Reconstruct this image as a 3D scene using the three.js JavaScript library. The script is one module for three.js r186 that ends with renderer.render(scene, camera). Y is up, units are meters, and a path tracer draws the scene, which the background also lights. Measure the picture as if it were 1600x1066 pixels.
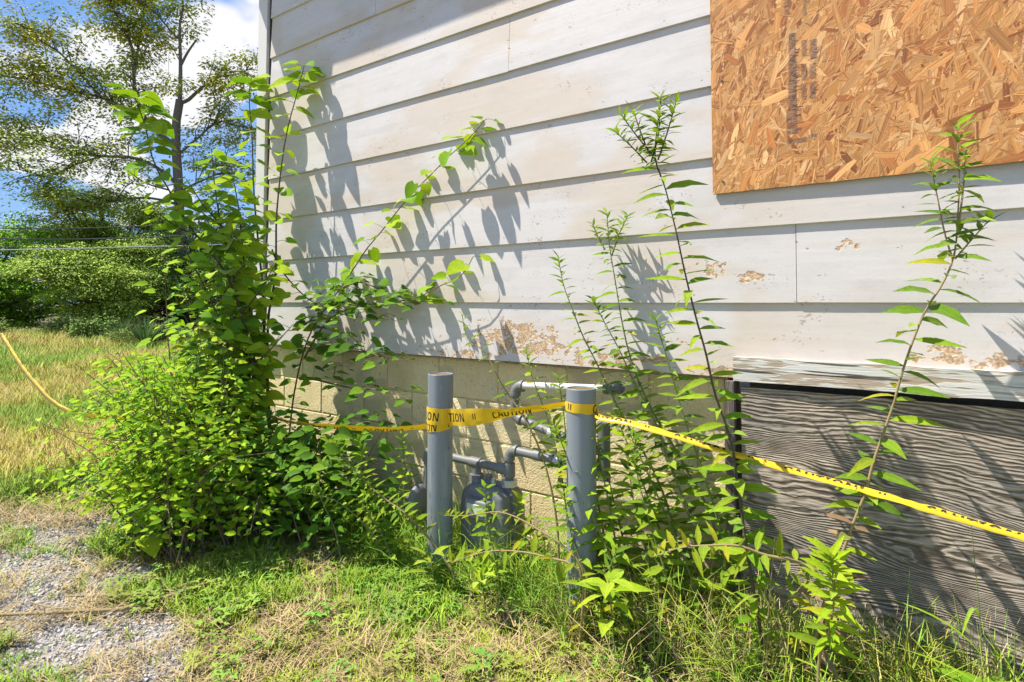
import * as THREE from 'three';
import { RoundedBoxGeometry } from 'three/addons/geometries/RoundedBoxGeometry.js';
import { mergeGeometries } from 'three/addons/utils/BufferGeometryUtils.js';

// ---------------------------------------------------------------- camera, sky, sun, exposure
const scene = new THREE.Scene();
const camera = new THREE.PerspectiveCamera(2 * Math.atan(533 / 950) * 180 / Math.PI, 1600 / 1066, 0.05, 400);
camera.position.set(0, 1.2, 2.34);                       // 2.34 m in front of the wall, which lies in the plane z = 0
camera.rotation.order = 'YXZ';
camera.rotation.set(2.6 * Math.PI / 180, 36.3 * Math.PI / 180, 0);
camera.setViewOffset(1600, 1066, 0, 103, 1600, 1066);    // the lens is shifted down, so uprights stay upright
const renderer = new THREE.WebGLRenderer({ antialias: true });
renderer.toneMapping = THREE.LinearToneMapping;
renderer.toneMappingExposure = 1.66;
renderer.shadowMap.enabled = true;

// ---------------------------------------------------------------- noise
function rng(seed) { let s = seed >>> 0; return () => { s = (s + 0x6d2b79f5) | 0; let t = Math.imul(s ^ (s >>> 15), 1 | s); t = (t + Math.imul(t ^ (t >>> 7), 61 | t)) ^ t; return ((t ^ (t >>> 14)) >>> 0) / 4294967296; }; }
const PERM = new Float32Array(65536); { const r = rng(99); for (let i = 0; i < 65536; i++) PERM[i] = r(); }
function vn(x, y) {                                      // value noise, 0..1
  const xi = Math.floor(x), yi = Math.floor(y); let fx = x - xi, fy = y - yi;
  fx = fx * fx * (3 - 2 * fx); fy = fy * fy * (3 - 2 * fy);
  const a = (xi & 255), b = ((xi + 1) & 255), c = (yi & 255) << 8, d = ((yi + 1) & 255) << 8;
  const p = PERM[a | c], q = PERM[b | c], s = PERM[a | d], t = PERM[b | d];
  return p + (q - p) * fx + (s - p + (t - s - q + p) * fx) * fy;
}
function fbm(x, y, o = 4) { let s = 0, a = 0.5, n = 0; for (let i = 0; i < o; i++) { s += a * vn(x, y); n += a; a *= 0.5; x = x * 2.03 + 17.3; y = y * 2.03 + 9.1; } return s / n; }
const clamp = (x, a = 0, b = 1) => Math.min(b, Math.max(a, x));
const sstep = (a, b, x) => { const t = clamp((x - a) / (b - a)); return t * t * (3 - 2 * t); };
const mix = (a, b, t) => a + (b - a) * t;
const V = (x, y, z) => new THREE.Vector3(x, y, z);

// ---------------------------------------------------------------- sky with summer cumulus
{
  const W = 2048, H = 1024, data = new Float32Array(W * H * 4);
  for (let j = 0; j < H; j++) {
    const el = ((j + 0.5) / H - 0.5) * Math.PI, sy = Math.sin(el), cy = Math.cos(el);
    for (let i = 0; i < W; i++) {
      const k = 4 * (j * W + i); data[k + 3] = 1;
      if (sy < 0) { data[k] = 0.16; data[k + 1] = 0.17; data[k + 2] = 0.13; continue; }
      const az = ((i + 0.5) / W - 0.5) * 2 * Math.PI, x = Math.cos(az) * cy, z = Math.sin(az) * cy;
      const h = Math.pow(1 - sy, 3.0);
      let r = mix(0.055, 0.27, h), g = mix(0.20, 0.43, h), b = mix(0.54, 0.66, h);
      const s = 1.9 / (sy + 0.22), px = x * s + 36.2, pz = z * s + 15.1;
      const wx = fbm(px * 1.7 + 5, pz * 1.7, 3) - 0.5, wz = fbm(px * 1.7, pz * 1.7 + 9, 3) - 0.5;
      const n = fbm(px * 1.15 + wx * 0.9, pz * 1.15 + wz * 0.9, 6);
      const c = sstep(0.54, 0.61, n);
      const wisp = 0.16 * sstep(0.45, 0.75, fbm(px * 0.8 + 40, pz * 2.4, 4));
      const lit = 0.60;
      const cr = lit, cg = lit * 1.0, cb = lit * 1.04, m = clamp(c + wisp * (1 - c));
      r = mix(r, cr, m); g = mix(g, cg, m); b = mix(b, cb, m);
      data[k] = r; data[k + 1] = g; data[k + 2] = b;
    }
  }
  const t = new THREE.DataTexture(data, W, H, THREE.RGBAFormat, THREE.FloatType);
  t.mapping = THREE.EquirectangularReflectionMapping; t.magFilter = THREE.LinearFilter; t.minFilter = THREE.LinearFilter; t.needsUpdate = true;
  scene.background = t; scene.environment = t;
}
const SUN = V(-1.6, 3.0, 1.0).normalize();
const sun = new THREE.DirectionalLight(new THREE.Color().setRGB(1, 0.945, 0.86), 5.0);
sun.position.copy(SUN).multiplyScalar(40).add(V(-4, 0, 0)); sun.target.position.set(-4, 0, 0);
sun.castShadow = true; sun.shadow.mapSize.set(4096, 4096);
Object.assign(sun.shadow.camera, { left: -30, right: 30, top: 30, bottom: -30, near: 1, far: 100 });
scene.add(sun, sun.target);

// ---------------------------------------------------------------- helpers
const taken = new Map();
const numbered = (n) => { const k = taken.get(n) || 0; taken.set(n, k + 1); return k ? `${n}_${String(k).padStart(3, '0')}` : n; };
function thing(name, label, category, group, pos) {
  const o = new THREE.Group(); o.name = numbered(name); o.userData = { label, category }; if (group) o.userData.group = group;
  if (pos) o.position.set(...pos); scene.add(o); return o;
}
function part(name, geo, mat, parent, label) {
  const m = new THREE.Mesh(geo, mat); m.name = name; m.castShadow = m.receiveShadow = true; if (label) m.userData.label = label; parent.add(m); return m;
}
function top(mesh, name, data) { mesh.name = numbered(name); mesh.userData = data; mesh.castShadow = mesh.receiveShadow = true; scene.add(mesh); return mesh; }
const lin = (r, g, b) => new THREE.Color().setRGB(r, g, b);
function std(color, rough = 0.8, extra = {}) { return new THREE.MeshStandardMaterial({ color: Array.isArray(color) ? lin(...color) : color, roughness: rough, ...extra }); }
function tex(w, h, fn, srgb = true) {                     // fn(x, y, out) with 0..255 values, row 0 at v = 0
  const d = new Uint8Array(w * h * 4), o = [0, 0, 0];
  for (let y = 0; y < h; y++) for (let x = 0; x < w; x++) { fn(x, y, o); const k = 4 * (y * w + x); d[k] = clamp(o[0], 0, 255); d[k + 1] = clamp(o[1], 0, 255); d[k + 2] = clamp(o[2], 0, 255); d[k + 3] = 255; }
  const t = new THREE.DataTexture(d, w, h); t.magFilter = THREE.LinearFilter; t.minFilter = THREE.LinearMipmapLinearFilter; t.generateMipmaps = true;
  t.wrapS = t.wrapT = THREE.RepeatWrapping; if (srgb) t.colorSpace = THREE.SRGBColorSpace; t.needsUpdate = true; return t;
}
function box(w, h, d, x, y, z) { const g = new THREE.BoxGeometry(w, h, d); g.translate(x, y, z); return g; }
function rbox(w, h, d, x, y, z, r = 0.004, s = 1) { const g = new RoundedBoxGeometry(w, h, d, s, r); g.translate(x, y, z); return g; }
function cyl(r0, r1, h, n = 20) { return new THREE.CylinderGeometry(r0, r1, h, n); }
// a tapered tube through points, with closed tip
function tube(pts, r0, r1, rad = 6, seg = 0) {
  const P = pts.map((p) => p.isVector3 ? p : V(...p)), curve = new THREE.CatmullRomCurve3(P, false, 'centripetal');
  const n = seg || Math.max(3, (P.length - 1) * 3), pos = [], nor = [], uv = [], idx = [], f = curve.computeFrenetFrames(n, false), len = curve.getLength(), q = V(0, 0, 0), d = V(0, 0, 0);
  for (let i = 0; i <= n; i++) {
    curve.getPointAt(i / n, q); const r = mix(r0, r1, i / n);
    for (let j = 0; j <= rad; j++) {
      const a = j / rad * Math.PI * 2; d.copy(f.normals[i]).multiplyScalar(Math.cos(a)).addScaledVector(f.binormals[i], Math.sin(a));
      pos.push(q.x + d.x * r, q.y + d.y * r, q.z + d.z * r); nor.push(d.x, d.y, d.z); uv.push(j / rad, i / n * len);
    }
  }
  for (let i = 0; i < n; i++) for (let j = 0; j < rad; j++) { const a = i * (rad + 1) + j, b = a + rad + 1; idx.push(a, a + 1, b, b, a + 1, b + 1); }
  for (const [ring, end] of [[0, 0], [n, 1]]) {
    curve.getPointAt(end, q); const c = pos.length / 3; pos.push(q.x, q.y, q.z); const t = f.tangents[ring]; nor.push(t.x, t.y, t.z); uv.push(0.5, end * len);
    for (let j = 0; j < rad; j++) { const a = ring * (rad + 1) + j; if (end) idx.push(c, a, a + 1); else idx.push(c, a + 1, a); }
  }
  const g = new THREE.BufferGeometry();
  g.setAttribute('position', new THREE.Float32BufferAttribute(pos, 3)); g.setAttribute('normal', new THREE.Float32BufferAttribute(nor, 3)); g.setAttribute('uv', new THREE.Float32BufferAttribute(uv, 2)); g.setIndex(idx);
  return g;
}
// height of the ground: nearly flat, a low bank of soil against the wall
function gh(x, z) {
  const near = sstep(-9, -4, x);
  return near * (0.055 * Math.exp(-Math.pow(Math.max(z, -0.2) / 0.22, 2)) * sstep(1.5, 0, Math.abs(x + 1.5) - 2.4)) + (fbm(x * 2.3 + 50, z * 2.3 + 50, 3) - 0.5) * 0.035 + (1 - near) * (fbm(x * 0.5 + 20, z * 0.5, 3) - 0.5) * 0.16;
}
// share of crushed stone on the ground, 0..1: a drive that passes to the left of the shrub and thins out into the grass
function gravelShare(x, z) {
  const edge = 1.02 + 0.10 * Math.sin(x * 2.1) + (x > -2.3 ? (x + 2.3) * 0.5 : 0) - (x < -3.6 ? 0.04 : 0);
  const n = fbm(x * 3.1 + 7, z * 3.1 + 3, 4) - 0.5, far = sstep(-5.6, -4.8, x);
  return sstep(0.0, 0.14, z - edge + n * 0.55) * far * (1 - 0.85 * sstep(1.56, 1.66, z + n * 0.2) * sstep(-2.55, -2.75, x));
}
// ---------------------------------------------------------------- measured courses of stems, tape, limbs and wires (metres)
const PATHS = {
  A: [[-1.335,1.391,0.200],[-1.310,1.268,0.196],[-1.271,1.171,0.191],[-1.232,1.076,0.187],[-1.168,0.961,0.182],[-1.107,0.845,0.178],[-1.026,0.708,0.173],[-0.946,0.586,0.169],[-0.882,0.440,0.164],[-0.856,0.319,0.160]],
  B: [[-1.171,1.575,0.080],[-1.157,1.427,0.082],[-1.131,1.281,0.084],[-1.105,1.135,0.086],[-1.069,0.990,0.088],[-1.014,0.855,0.090],[-0.951,0.743,0.092],[-0.887,0.654,0.094],[-0.828,0.561,0.096],[-0.762,0.455,0.098],[-0.717,0.310,0.100]],
  B2: [[-1.076,1.553,0.080],[-1.114,1.483,0.080],[-1.149,1.393,0.080]],
  E: [[-1.204,1.213,0.140],[-1.152,1.118,0.140],[-1.094,1.023,0.140],[-1.024,0.887,0.140],[-0.951,0.769,0.140],[-0.890,0.610,0.140],[-0.818,0.436,0.140],[-0.785,0.284,0.140]],
  F: [[-0.911,1.141,0.200],[-0.883,1.035,0.193],[-0.852,0.926,0.187],[-0.820,0.801,0.180],[-0.779,0.684,0.173],[-0.737,0.549,0.167],[-0.686,0.358,0.160]],
  Cc: [[-0.789,1.888,0.420],[-0.807,1.791,0.411],[-0.819,1.687,0.402],[-0.794,1.604,0.392],[-0.757,1.442,0.383],[-0.732,1.304,0.374],[-0.698,1.147,0.365],[-0.669,1.025,0.355],[-0.649,0.913,0.346],[-0.601,0.755,0.337],[-0.586,0.637,0.328],[-0.568,0.463,0.318],[-0.551,0.323,0.309],[-0.532,0.185,0.300]],
  C2: [[-0.923,1.850,0.450],[-0.871,1.769,0.435],[-0.816,1.692,0.420]],
  C3: [[-0.745,1.869,0.400],[-0.767,1.784,0.410],[-0.802,1.679,0.420]],
  G: [[-1.772,1.146,0.300],[-1.747,1.043,0.294],[-1.658,0.993,0.289],[-1.561,0.852,0.283],[-1.457,0.732,0.277],[-1.382,0.611,0.271],[-1.325,0.442,0.266],[-1.302,0.273,0.260]],
  H: [[-1.497,0.995,0.200],[-1.464,0.883,0.200],[-1.406,0.755,0.200],[-1.350,0.605,0.200],[-1.314,0.456,0.200],[-1.285,0.233,0.200]],
  H2: [[-1.324,0.895,0.220],[-1.307,0.767,0.210],[-1.290,0.562,0.200]],
  Dd: [[0.008,1.715,0.160],[0.011,1.583,0.169],[0.005,1.461,0.179],[-0.008,1.334,0.188],[-0.036,1.255,0.197],[-0.076,1.183,0.207],[-0.112,1.086,0.216],[-0.141,0.989,0.225],[-0.163,0.901,0.235],[-0.188,0.820,0.244],[-0.217,0.725,0.253],[-0.237,0.640,0.263],[-0.259,0.577,0.272],[-0.286,0.496,0.281],[-0.326,0.370,0.291],[-0.362,0.252,0.300]],
  D2: [[-0.057,1.616,0.200],[-0.042,1.505,0.190],[-0.026,1.391,0.180],[-0.011,1.326,0.170]],
  D3: [[0.074,1.432,0.160],[0.040,1.388,0.165],[-0.006,1.326,0.170]],
  I: [[-0.805,0.396,0.500],[-0.716,0.439,0.475],[-0.630,0.458,0.450],[-0.553,0.466,0.425],[-0.488,0.447,0.400],[-0.408,0.440,0.375],[-0.355,0.417,0.350]],
  J: [[-0.293,0.525,0.500],[-0.293,0.467,0.487],[-0.292,0.413,0.475],[-0.308,0.310,0.462],[-0.337,0.218,0.450]],
  K: [[-0.942,0.348,0.500],[-0.908,0.281,0.500],[-0.901,0.212,0.500]],
  M: [[-1.736,0.322,0.450],[-1.651,0.337,0.443],[-1.576,0.355,0.436],[-1.475,0.384,0.429],[-1.391,0.379,0.421],[-1.287,0.349,0.414],[-1.199,0.318,0.407],[-1.112,0.246,0.400]],
  M2: [[-1.651,0.168,0.500],[-1.482,0.249,0.488],[-1.341,0.279,0.475],[-1.208,0.283,0.462],[-1.097,0.267,0.450]],
  N: [[-2.354,0.561,0.555],[-2.249,0.459,0.517],[-2.160,0.385,0.491],[-2.072,0.331,0.468],[-1.982,0.286,0.444],[-1.885,0.208,0.413],[-1.809,0.137,0.397],[-1.737,0.055,0.384]],
  N2: [[-2.423,0.341,0.656],[-2.307,0.312,0.569],[-2.216,0.225,0.497],[-2.149,0.110,0.441]],
  M1: [[-3.257,2.677,0.100],[-3.291,2.486,0.128],[-3.326,2.308,0.156],[-3.339,2.115,0.183],[-3.352,1.732,0.211],[-3.310,1.354,0.239],[-3.326,1.135,0.267],[-3.282,0.724,0.294],[-3.174,0.157,0.322],[-3.092,-0.066,0.350]],
  M2s: [[-3.774,2.700,0.150],[-3.749,2.583,0.176],[-3.657,2.259,0.201],[-3.588,1.946,0.227],[-3.474,1.547,0.252],[-3.373,1.262,0.278],[-3.309,0.993,0.303],[-3.209,0.587,0.329],[-3.103,0.108,0.354],[-3.045,-0.047,0.380]],
  M3: [[-3.693,2.387,0.897],[-3.641,2.183,0.847],[-3.606,1.976,0.810],[-3.541,1.822,0.753],[-3.452,1.618,0.676],[-3.385,1.515,0.621],[-3.292,1.343,0.543],[-3.216,1.032,0.470],[-3.185,0.603,0.423],[-3.189,-0.076,0.387]],
  M4: [[-3.544,2.112,0.523],[-3.502,1.886,0.521],[-3.446,1.657,0.508],[-3.369,1.395,0.479],[-3.294,1.029,0.444],[-3.231,0.597,0.415],[-3.203,-0.076,0.398]],
  M5: [[-3.432,1.696,0.790],[-3.399,1.524,0.744],[-3.330,1.315,0.669],[-3.249,1.035,0.581],[-3.185,0.613,0.498],[-3.170,-0.058,0.437]],
  M7: [[-3.600,2.040,0.374],[-3.501,1.792,0.374],[-3.418,1.477,0.383],[-3.326,1.099,0.380],[-3.244,0.591,0.379],[-3.174,-0.076,0.377]],
  M6: [[-2.698,1.134,0.200],[-2.822,1.157,0.190],[-3.074,1.226,0.180],[-3.373,1.417,0.170],[-3.475,1.534,0.160]],
  V1: [[-1.837,2.095,0.055],[-1.950,2.008,0.062],[-2.046,1.953,0.069],[-2.185,1.862,0.075],[-2.313,1.778,0.082],[-2.407,1.700,0.089],[-2.544,1.582,0.096],[-2.646,1.499,0.103],[-2.723,1.416,0.109],[-2.852,1.284,0.116],[-2.964,1.178,0.123],[-3.121,1.002,0.130],[-3.237,0.710,0.136],[-3.295,0.322,0.143],[-3.306,-0.059,0.150]],
  V2: [[-1.895,1.423,0.080],[-1.962,1.335,0.083],[-2.100,1.287,0.085],[-2.246,1.233,0.087],[-2.400,1.207,0.090],[-2.584,1.193,0.092],[-2.853,1.152,0.095],[-3.031,1.060,0.098],[-3.210,0.863,0.100]],
  V3: [[-2.063,1.209,0.120],[-2.246,1.210,0.115],[-2.493,1.262,0.110],[-2.710,1.318,0.105],[-2.855,1.285,0.100]],
  V4: [[-2.332,0.921,0.250],[-2.492,0.951,0.237],[-2.690,0.969,0.225],[-2.902,0.959,0.212],[-3.038,0.916,0.200]],
  V5: [[-2.199,0.720,0.200],[-2.399,0.749,0.188],[-2.615,0.736,0.175],[-2.849,0.744,0.163],[-3.105,0.760,0.150]],
  tapeL: [[-3.036,0.586,0.437],[-2.863,0.574,0.433],[-2.643,0.571,0.396],[-2.405,0.579,0.346],[-2.178,0.596,0.304],[-1.988,0.626,0.290]],
  tapeR: [[-1.098,0.777,0.300],[-0.964,0.770,0.309],[-0.783,0.745,0.317],[-0.599,0.717,0.326],[-0.399,0.691,0.334],[-0.231,0.672,0.343],[-0.040,0.645,0.351],[0.161,0.616,0.360]],
  tapeP: [[-5.854,0.968,0.914],[-5.494,0.894,0.955],[-5.119,0.790,0.985],[-4.729,0.686,1.003],[-4.333,0.606,1.018]],
};
const TREE = {
  trunk: [[-26.82,-0.77,-10.36],[-26.78,3.20,-10.17],[-26.77,5.93,-10.02],[-26.79,8.75,-9.85],[-26.62,9.87,-9.91]],
  t_up: [[-26.62,9.87,-9.91],[-26.56,11.32,-9.87],[-26.56,12.33,-9.82],[-26.53,13.20,-9.79],[-26.41,13.83,-9.85],[-26.50,14.54,-9.74],[-26.61,15.23,-9.62]],
  t_right: [[-26.54,9.76,-9.98],[-26.17,9.81,-10.04],[-25.75,10.03,-10.13],[-25.21,10.37,-10.30],[-24.67,10.60,-10.48],[-23.86,10.65,-10.86],[-23.15,10.87,-11.17]],
  t_stub: [[-26.56,11.32,-9.87],[-26.05,11.79,-9.91],[-25.48,12.22,-9.99]],
  t_upleft: [[-26.58,12.44,-9.80],[-27.09,13.01,-9.55],[-27.62,13.68,-9.27],[-28.37,14.26,-8.85],[-29.05,14.94,-8.46]],
  l_main: [[-26.74,7.84,-9.93],[-27.57,8.56,-9.43],[-28.09,9.17,-9.14],[-28.50,10.14,-8.93],[-28.67,11.02,-8.90],[-28.82,12.31,-8.85],[-29.15,13.06,-8.70],[-29.52,13.79,-8.52],[-29.95,14.57,-8.31],[-30.51,15.48,-7.98]],
  l_up2: [[-29.27,11.22,-9.13],[-29.24,12.41,-9.24],[-29.18,13.61,-9.37],[-29.21,14.82,-9.44],[-29.43,16.03,-9.36]],
  l_mid: [[-27.35,8.39,-9.46],[-28.24,9.30,-8.55],[-28.98,9.86,-7.77],[-30.12,10.16,-6.70],[-31.05,10.52,-5.79],[-31.74,10.59,-5.07],[-32.37,11.01,-4.38]],
  l_mid2: [[-28.79,9.81,-7.70],[-29.71,10.98,-7.12],[-30.48,11.84,-6.65],[-31.28,12.44,-6.19],[-31.85,13.31,-5.88]],
  l_low: [[-26.77,6.20,-10.01],[-27.16,6.84,-9.42],[-27.79,7.28,-8.67],[-28.67,7.31,-7.75],[-29.56,7.47,-6.83],[-30.24,7.96,-6.03],[-31.03,7.90,-5.19],[-31.58,8.10,-4.50]],
  l_low2: [[-28.27,7.22,-7.61],[-29.10,6.76,-6.81],[-29.55,6.34,-6.30],[-30.38,6.56,-5.47]],
  r_low: [[-26.71,7.57,-9.98],[-26.15,8.29,-10.50],[-25.59,9.01,-11.03],[-25.16,8.91,-11.51],[-24.72,8.81,-11.99]],
  r_low2: [[-26.77,5.93,-10.02],[-26.02,6.51,-10.75],[-25.51,6.82,-11.31],[-25.00,6.72,-11.90]],
  dn_left: [[-26.79,5.38,-10.04],[-27.37,5.61,-9.29],[-27.97,5.57,-8.54],[-28.78,5.26,-7.65],[-29.56,4.96,-6.79]],
};
const WIRES = {
  w1: [[-20.44,3.11,-1.79],[-20.70,3.37,-4.38],[-18.22,4.00,-8.96]],
  w2: [[-20.45,2.85,-1.80],[-20.71,3.05,-4.39],[-18.24,3.58,-8.97]],
  w3: [[-20.46,2.65,-1.80],[-20.57,2.79,-4.51],[-18.25,3.16,-8.99]],
  w4: [[-19.80,2.49,-1.68],[-18.64,2.82,-5.61],[-18.08,3.20,-9.11]],
};
// ---------------------------------------------------------------- ground, road
const dirtTex = tex(1024, 1024, (x, y, o) => {
  const u = x / 1024 * 16, v = y / 1024 * 16, per = (a, b, k) => vn(((a * k) % (16 * k)), ((b * k) % (16 * k)));
  const n = 0.5 * per(u, v, 1) + 0.3 * per(u, v, 4) + 0.2 * per(u, v, 16), s = 150 + 90 * n; o[0] = s; o[1] = s * 0.985; o[2] = s * 0.96;
});
const dirtBump = tex(512, 512, (x, y, o) => { const u = x / 512 * 16, v = y / 512 * 16; const n = 0.5 * vn(u, v) + 0.5 * vn(u * 4, v * 4); o[0] = o[1] = o[2] = 255 * n; }, false);
{
  const xs = [], zs = [];
  for (let x = -6; x < 1.6; x += 0.045) xs.push(x);
  for (let s = 0.06, x = 1.6; x < 130; s *= 1.12, x += s) xs.push(x);
  for (let s = 0.06, x = -6; x > -170; s *= 1.08, x -= s) xs.unshift(x);
  for (let z = -0.1; z < 2.8; z += 0.045) zs.push(z);
  for (let s = 0.06, z = 2.8; z < 130; s *= 1.13, z += s) zs.push(z);
  for (let s = 0.06, z = -0.1; z > -150; s *= 1.1, z -= s) zs.unshift(z);
  const nx = xs.length, nz = zs.length, pos = new Float32Array(nx * nz * 3), col = new Float32Array(nx * nz * 3), uv = new Float32Array(nx * nz * 2), idx = [];
  for (let j = 0; j < nz; j++) for (let i = 0; i < nx; i++) {
    const k = j * nx + i, x = xs[i], z = zs[j]; pos[3 * k] = x; pos[3 * k + 1] = gh(x, z); pos[3 * k + 2] = z; uv[2 * k] = x / 2; uv[2 * k + 1] = z / 2;
    const g = gravelShare(x, z), n = fbm(x * 1.6, z * 1.6 + 30, 4), field = sstep(-4.5, -7, x);
    const soil = [mix(0.20, 0.34, n), mix(0.14, 0.26, n), mix(0.075, 0.13, n)], st = [0.38, 0.36, 0.33], f = [mix(0.13, 0.30, n), mix(0.15, 0.24, n), mix(0.03, 0.09, n)];
    for (let c = 0; c < 3; c++) col[3 * k + c] = mix(mix(soil[c], f[c], field), st[c], g);
    if (i && j) idx.push(k - nx - 1, k - 1, k - nx, k - nx, k - 1, k);
  }
  const g = new THREE.BufferGeometry(); g.setAttribute('position', new THREE.BufferAttribute(pos, 3)); g.setAttribute('color', new THREE.BufferAttribute(col, 3)); g.setAttribute('uv', new THREE.BufferAttribute(uv, 2)); g.setIndex(idx); g.computeVertexNormals();
  top(new THREE.Mesh(g, std([1.25, 1.25, 1.25], 0.95, { map: dirtTex, bumpMap: dirtBump, bumpScale: 0.004, vertexColors: true })), 'ground', { kind: 'structure' });
  // a narrow lane across the far end of the field
  const rp = [], ri = []; let c = 0;
  for (let t = -60; t <= 40; t += 1) { const x = -19.6 + 0.02 * t + 0.9 * Math.sin(t * 0.05), z = t; for (const w of [-1.1, 1.1]) rp.push(x + w, gh(x, z) * 0.4 + 0.075, z); if (t > -60) ri.push(c - 2, c, c - 1, c - 1, c, c + 1); c += 2; }
  const rg = new THREE.BufferGeometry(); rg.setAttribute('position', new THREE.Float32BufferAttribute(rp, 3)); rg.setAttribute('uv', new THREE.Float32BufferAttribute(rp.flatMap((v, i) => i % 3 === 1 ? [] : [v / 2]), 2)); rg.setIndex(ri); rg.computeVertexNormals();
  top(new THREE.Mesh(rg, std([0.42, 0.40, 0.37], 0.9, { map: dirtTex })), 'road', { kind: 'structure' });
}

// ---------------------------------------------------------------- the house
const EXP = 0.28, Y0 = 1.2, WL = -3.775, WR = 2.6, TX0 = -3.8, TXW = 4.2, TY0 = 0.9, TYH = 3.4;   // the paint texture spans TXW x TYH metres and mirrors beyond
const peelSpots = [[-1.66, 1.03, 0.42, 0.11, 1.08], [-1.2, 0.940, 0.5, 0.028, 0.95], [-0.74, 0.938, 0.25, 0.03, 1.0], [-2.0, 0.945, 0.5, 0.03, 0.85], [0.05, 1.02, 0.25, 0.03, 0.9], [-1.25, 0.97, 0.3, 0.05, 0.8], [-0.98, 0.96, 0.22, 0.045, 1.0], [-0.74, 1.32, 0.16, 0.05, 0.75], [-0.62, 1.30, 0.07, 0.05, 0.8], [-0.30, 1.40, 0.2, 0.04, 0.62], [0.02, 1.05, 0.15, 0.035, 0.9], [0.14, 1.13, 0.07, 0.03, 0.75], [0.1, 1.4, 0.12, 0.06, 0.6], [-0.8, 1.04, 0.25, 0.06, 0.62], [-2.3, 1.0, 0.3, 0.05, 0.6], [-0.45, 1.06, 0.3, 0.05, 0.55], [-1.73, 2.42, 0.02, 0.1, 0.72], [-2.45, 2.35, 0.05, 0.05, 0.55]];
function wallLook(X, Y) {                               // what the paint is like at a place on the wall: [bare 0..1, stain 0..1, grime 0..1]
  let p = 0; for (const [x, y, w, h, a] of peelSpots) p = Math.max(p, a * Math.exp(-Math.pow((X - x) / w, 2) - Math.pow((Y - y) / h, 2)));
  const n = fbm(X * 26, Y * 34, 4), n2 = fbm(X * 70 + 9, Y * 90, 3);
  const bare = sstep(0.0, 0.035, n * 0.7 + n2 * 0.3 - (0.93 - 0.55 * p));
  const row = Math.floor((Y - Y0) / EXP), yy = (Y - Y0) / EXP - row;
  const s = fbm(X * 2.2 + row * 7.7, Y * 4.4 + row * 3.1, 4), stain = sstep(0.42, 0.60, s) * (0.55 + 0.45 * fbm(X * 9, Y * 30, 3)) * sstep(0.2, -0.9, X);
  const grime = sstep(0.5, 0.75, fbm(X * 5 + 3, Y * 16, 4)) * 0.6 + 0.4 * sstep(0.62, 0.8, fbm(X * 30, Y * 60, 3));
  return [bare, stain, grime, p, yy];
}
const SW = 2048, SH = 1664, bareMap = new Uint8Array(SW * SH);
const sidingTex = tex(SW, SH, (x, y, o) => {
  const X = TX0 + (x + 0.5) / SW * TXW, Y = TY0 + (y + 0.5) / SH * TYH, [bare, stain, grime, p] = wallLook(X, Y);
  bareMap[y * SW + x] = bare * 255;
  const fine = (vn(X * 300, Y * 500) - 0.5) * 5 + (fbm(X * 3, Y * 60, 3) - 0.5) * 9;
  let r = 206 + fine, g = 200 + fine, b = 196 + fine;
  r = mix(r, 198, stain * 0.7); g = mix(g, 180, stain * 0.7); b = mix(b, 158, stain * 0.7);
  r = mix(r, 176, grime * 0.34); g = mix(g, 171, grime * 0.34); b = mix(b, 165, grime * 0.34);
  const warm = sstep(0.25, 0.75, p) * 0.35 * fbm(X * 18, Y * 18, 3); r = mix(r, 206, warm); g = mix(g, 178, warm); b = mix(b, 146, warm);
  const t = 0.75 + 0.5 * vn(X * 200, Y * 260), q = fbm(X * 40 + 5, Y * 40, 2); r = mix(r, mix(168, 202, q) * t, bare); g = mix(g, mix(138, 176, q) * t, bare); b = mix(b, mix(104, 146, q) * t, bare);
  const row = Math.floor((Y - Y0) / EXP), yb = Y - Y0 - row * EXP, nx = Math.round((X + row * 0.13) / 0.41) * 0.41 - row * 0.13, nd = Math.hypot(X - nx - 0.012 * Math.sin(row * 5 + nx * 9), yb - 0.030), nail = sstep(0.0042, 0.0024, nd) * (Math.sin(nx * 37 + row * 11) > -0.4 ? 1 : 0);   // nail heads
  const ding = sstep(0.80, 0.86, vn(X * 130, Y * 190)) * sstep(0.64, 0.74, fbm(X * 7 + 2, Y * 11, 3)) * 0.4, dk = clamp(nail * 0.65 + ding); r = mix(r, 112, dk); g = mix(g, 100, dk); b = mix(b, 90, dk);
  o[0] = r; o[1] = g; o[2] = b;
});
const sidingBump = tex(SW, SH, (x, y, o) => {
  const X = TX0 + (x + 0.5) / SW * TXW, Y = TY0 + (y + 0.5) / SH * TYH, b = bareMap[y * SW + x] / 255;
  const curl = sstep(0.02, 0.3, b) * (1 - sstep(0.35, 0.9, b));
  o[0] = o[1] = o[2] = 150 - 100 * b + 80 * curl + (fbm(X * 5, Y * 90, 3) - 0.5) * 24 + (vn(X * 260, Y * 320) - 0.5) * 14;
}, false);
for (const t of [sidingTex, sidingBump]) t.wrapS = t.wrapT = THREE.MirroredRepeatWrapping;
const paint = std(0xffffff, 0.62, { map: sidingTex, bumpMap: sidingBump, bumpScale: 0.0022 });
const trimPaint = std([0.60, 0.585, 0.56], 0.6), oldWood = std([0.21, 0.185, 0.16], 0.9);
const house = thing('house', 'white lap-sided house with boarded window on a cream block foundation', 'house');

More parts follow.
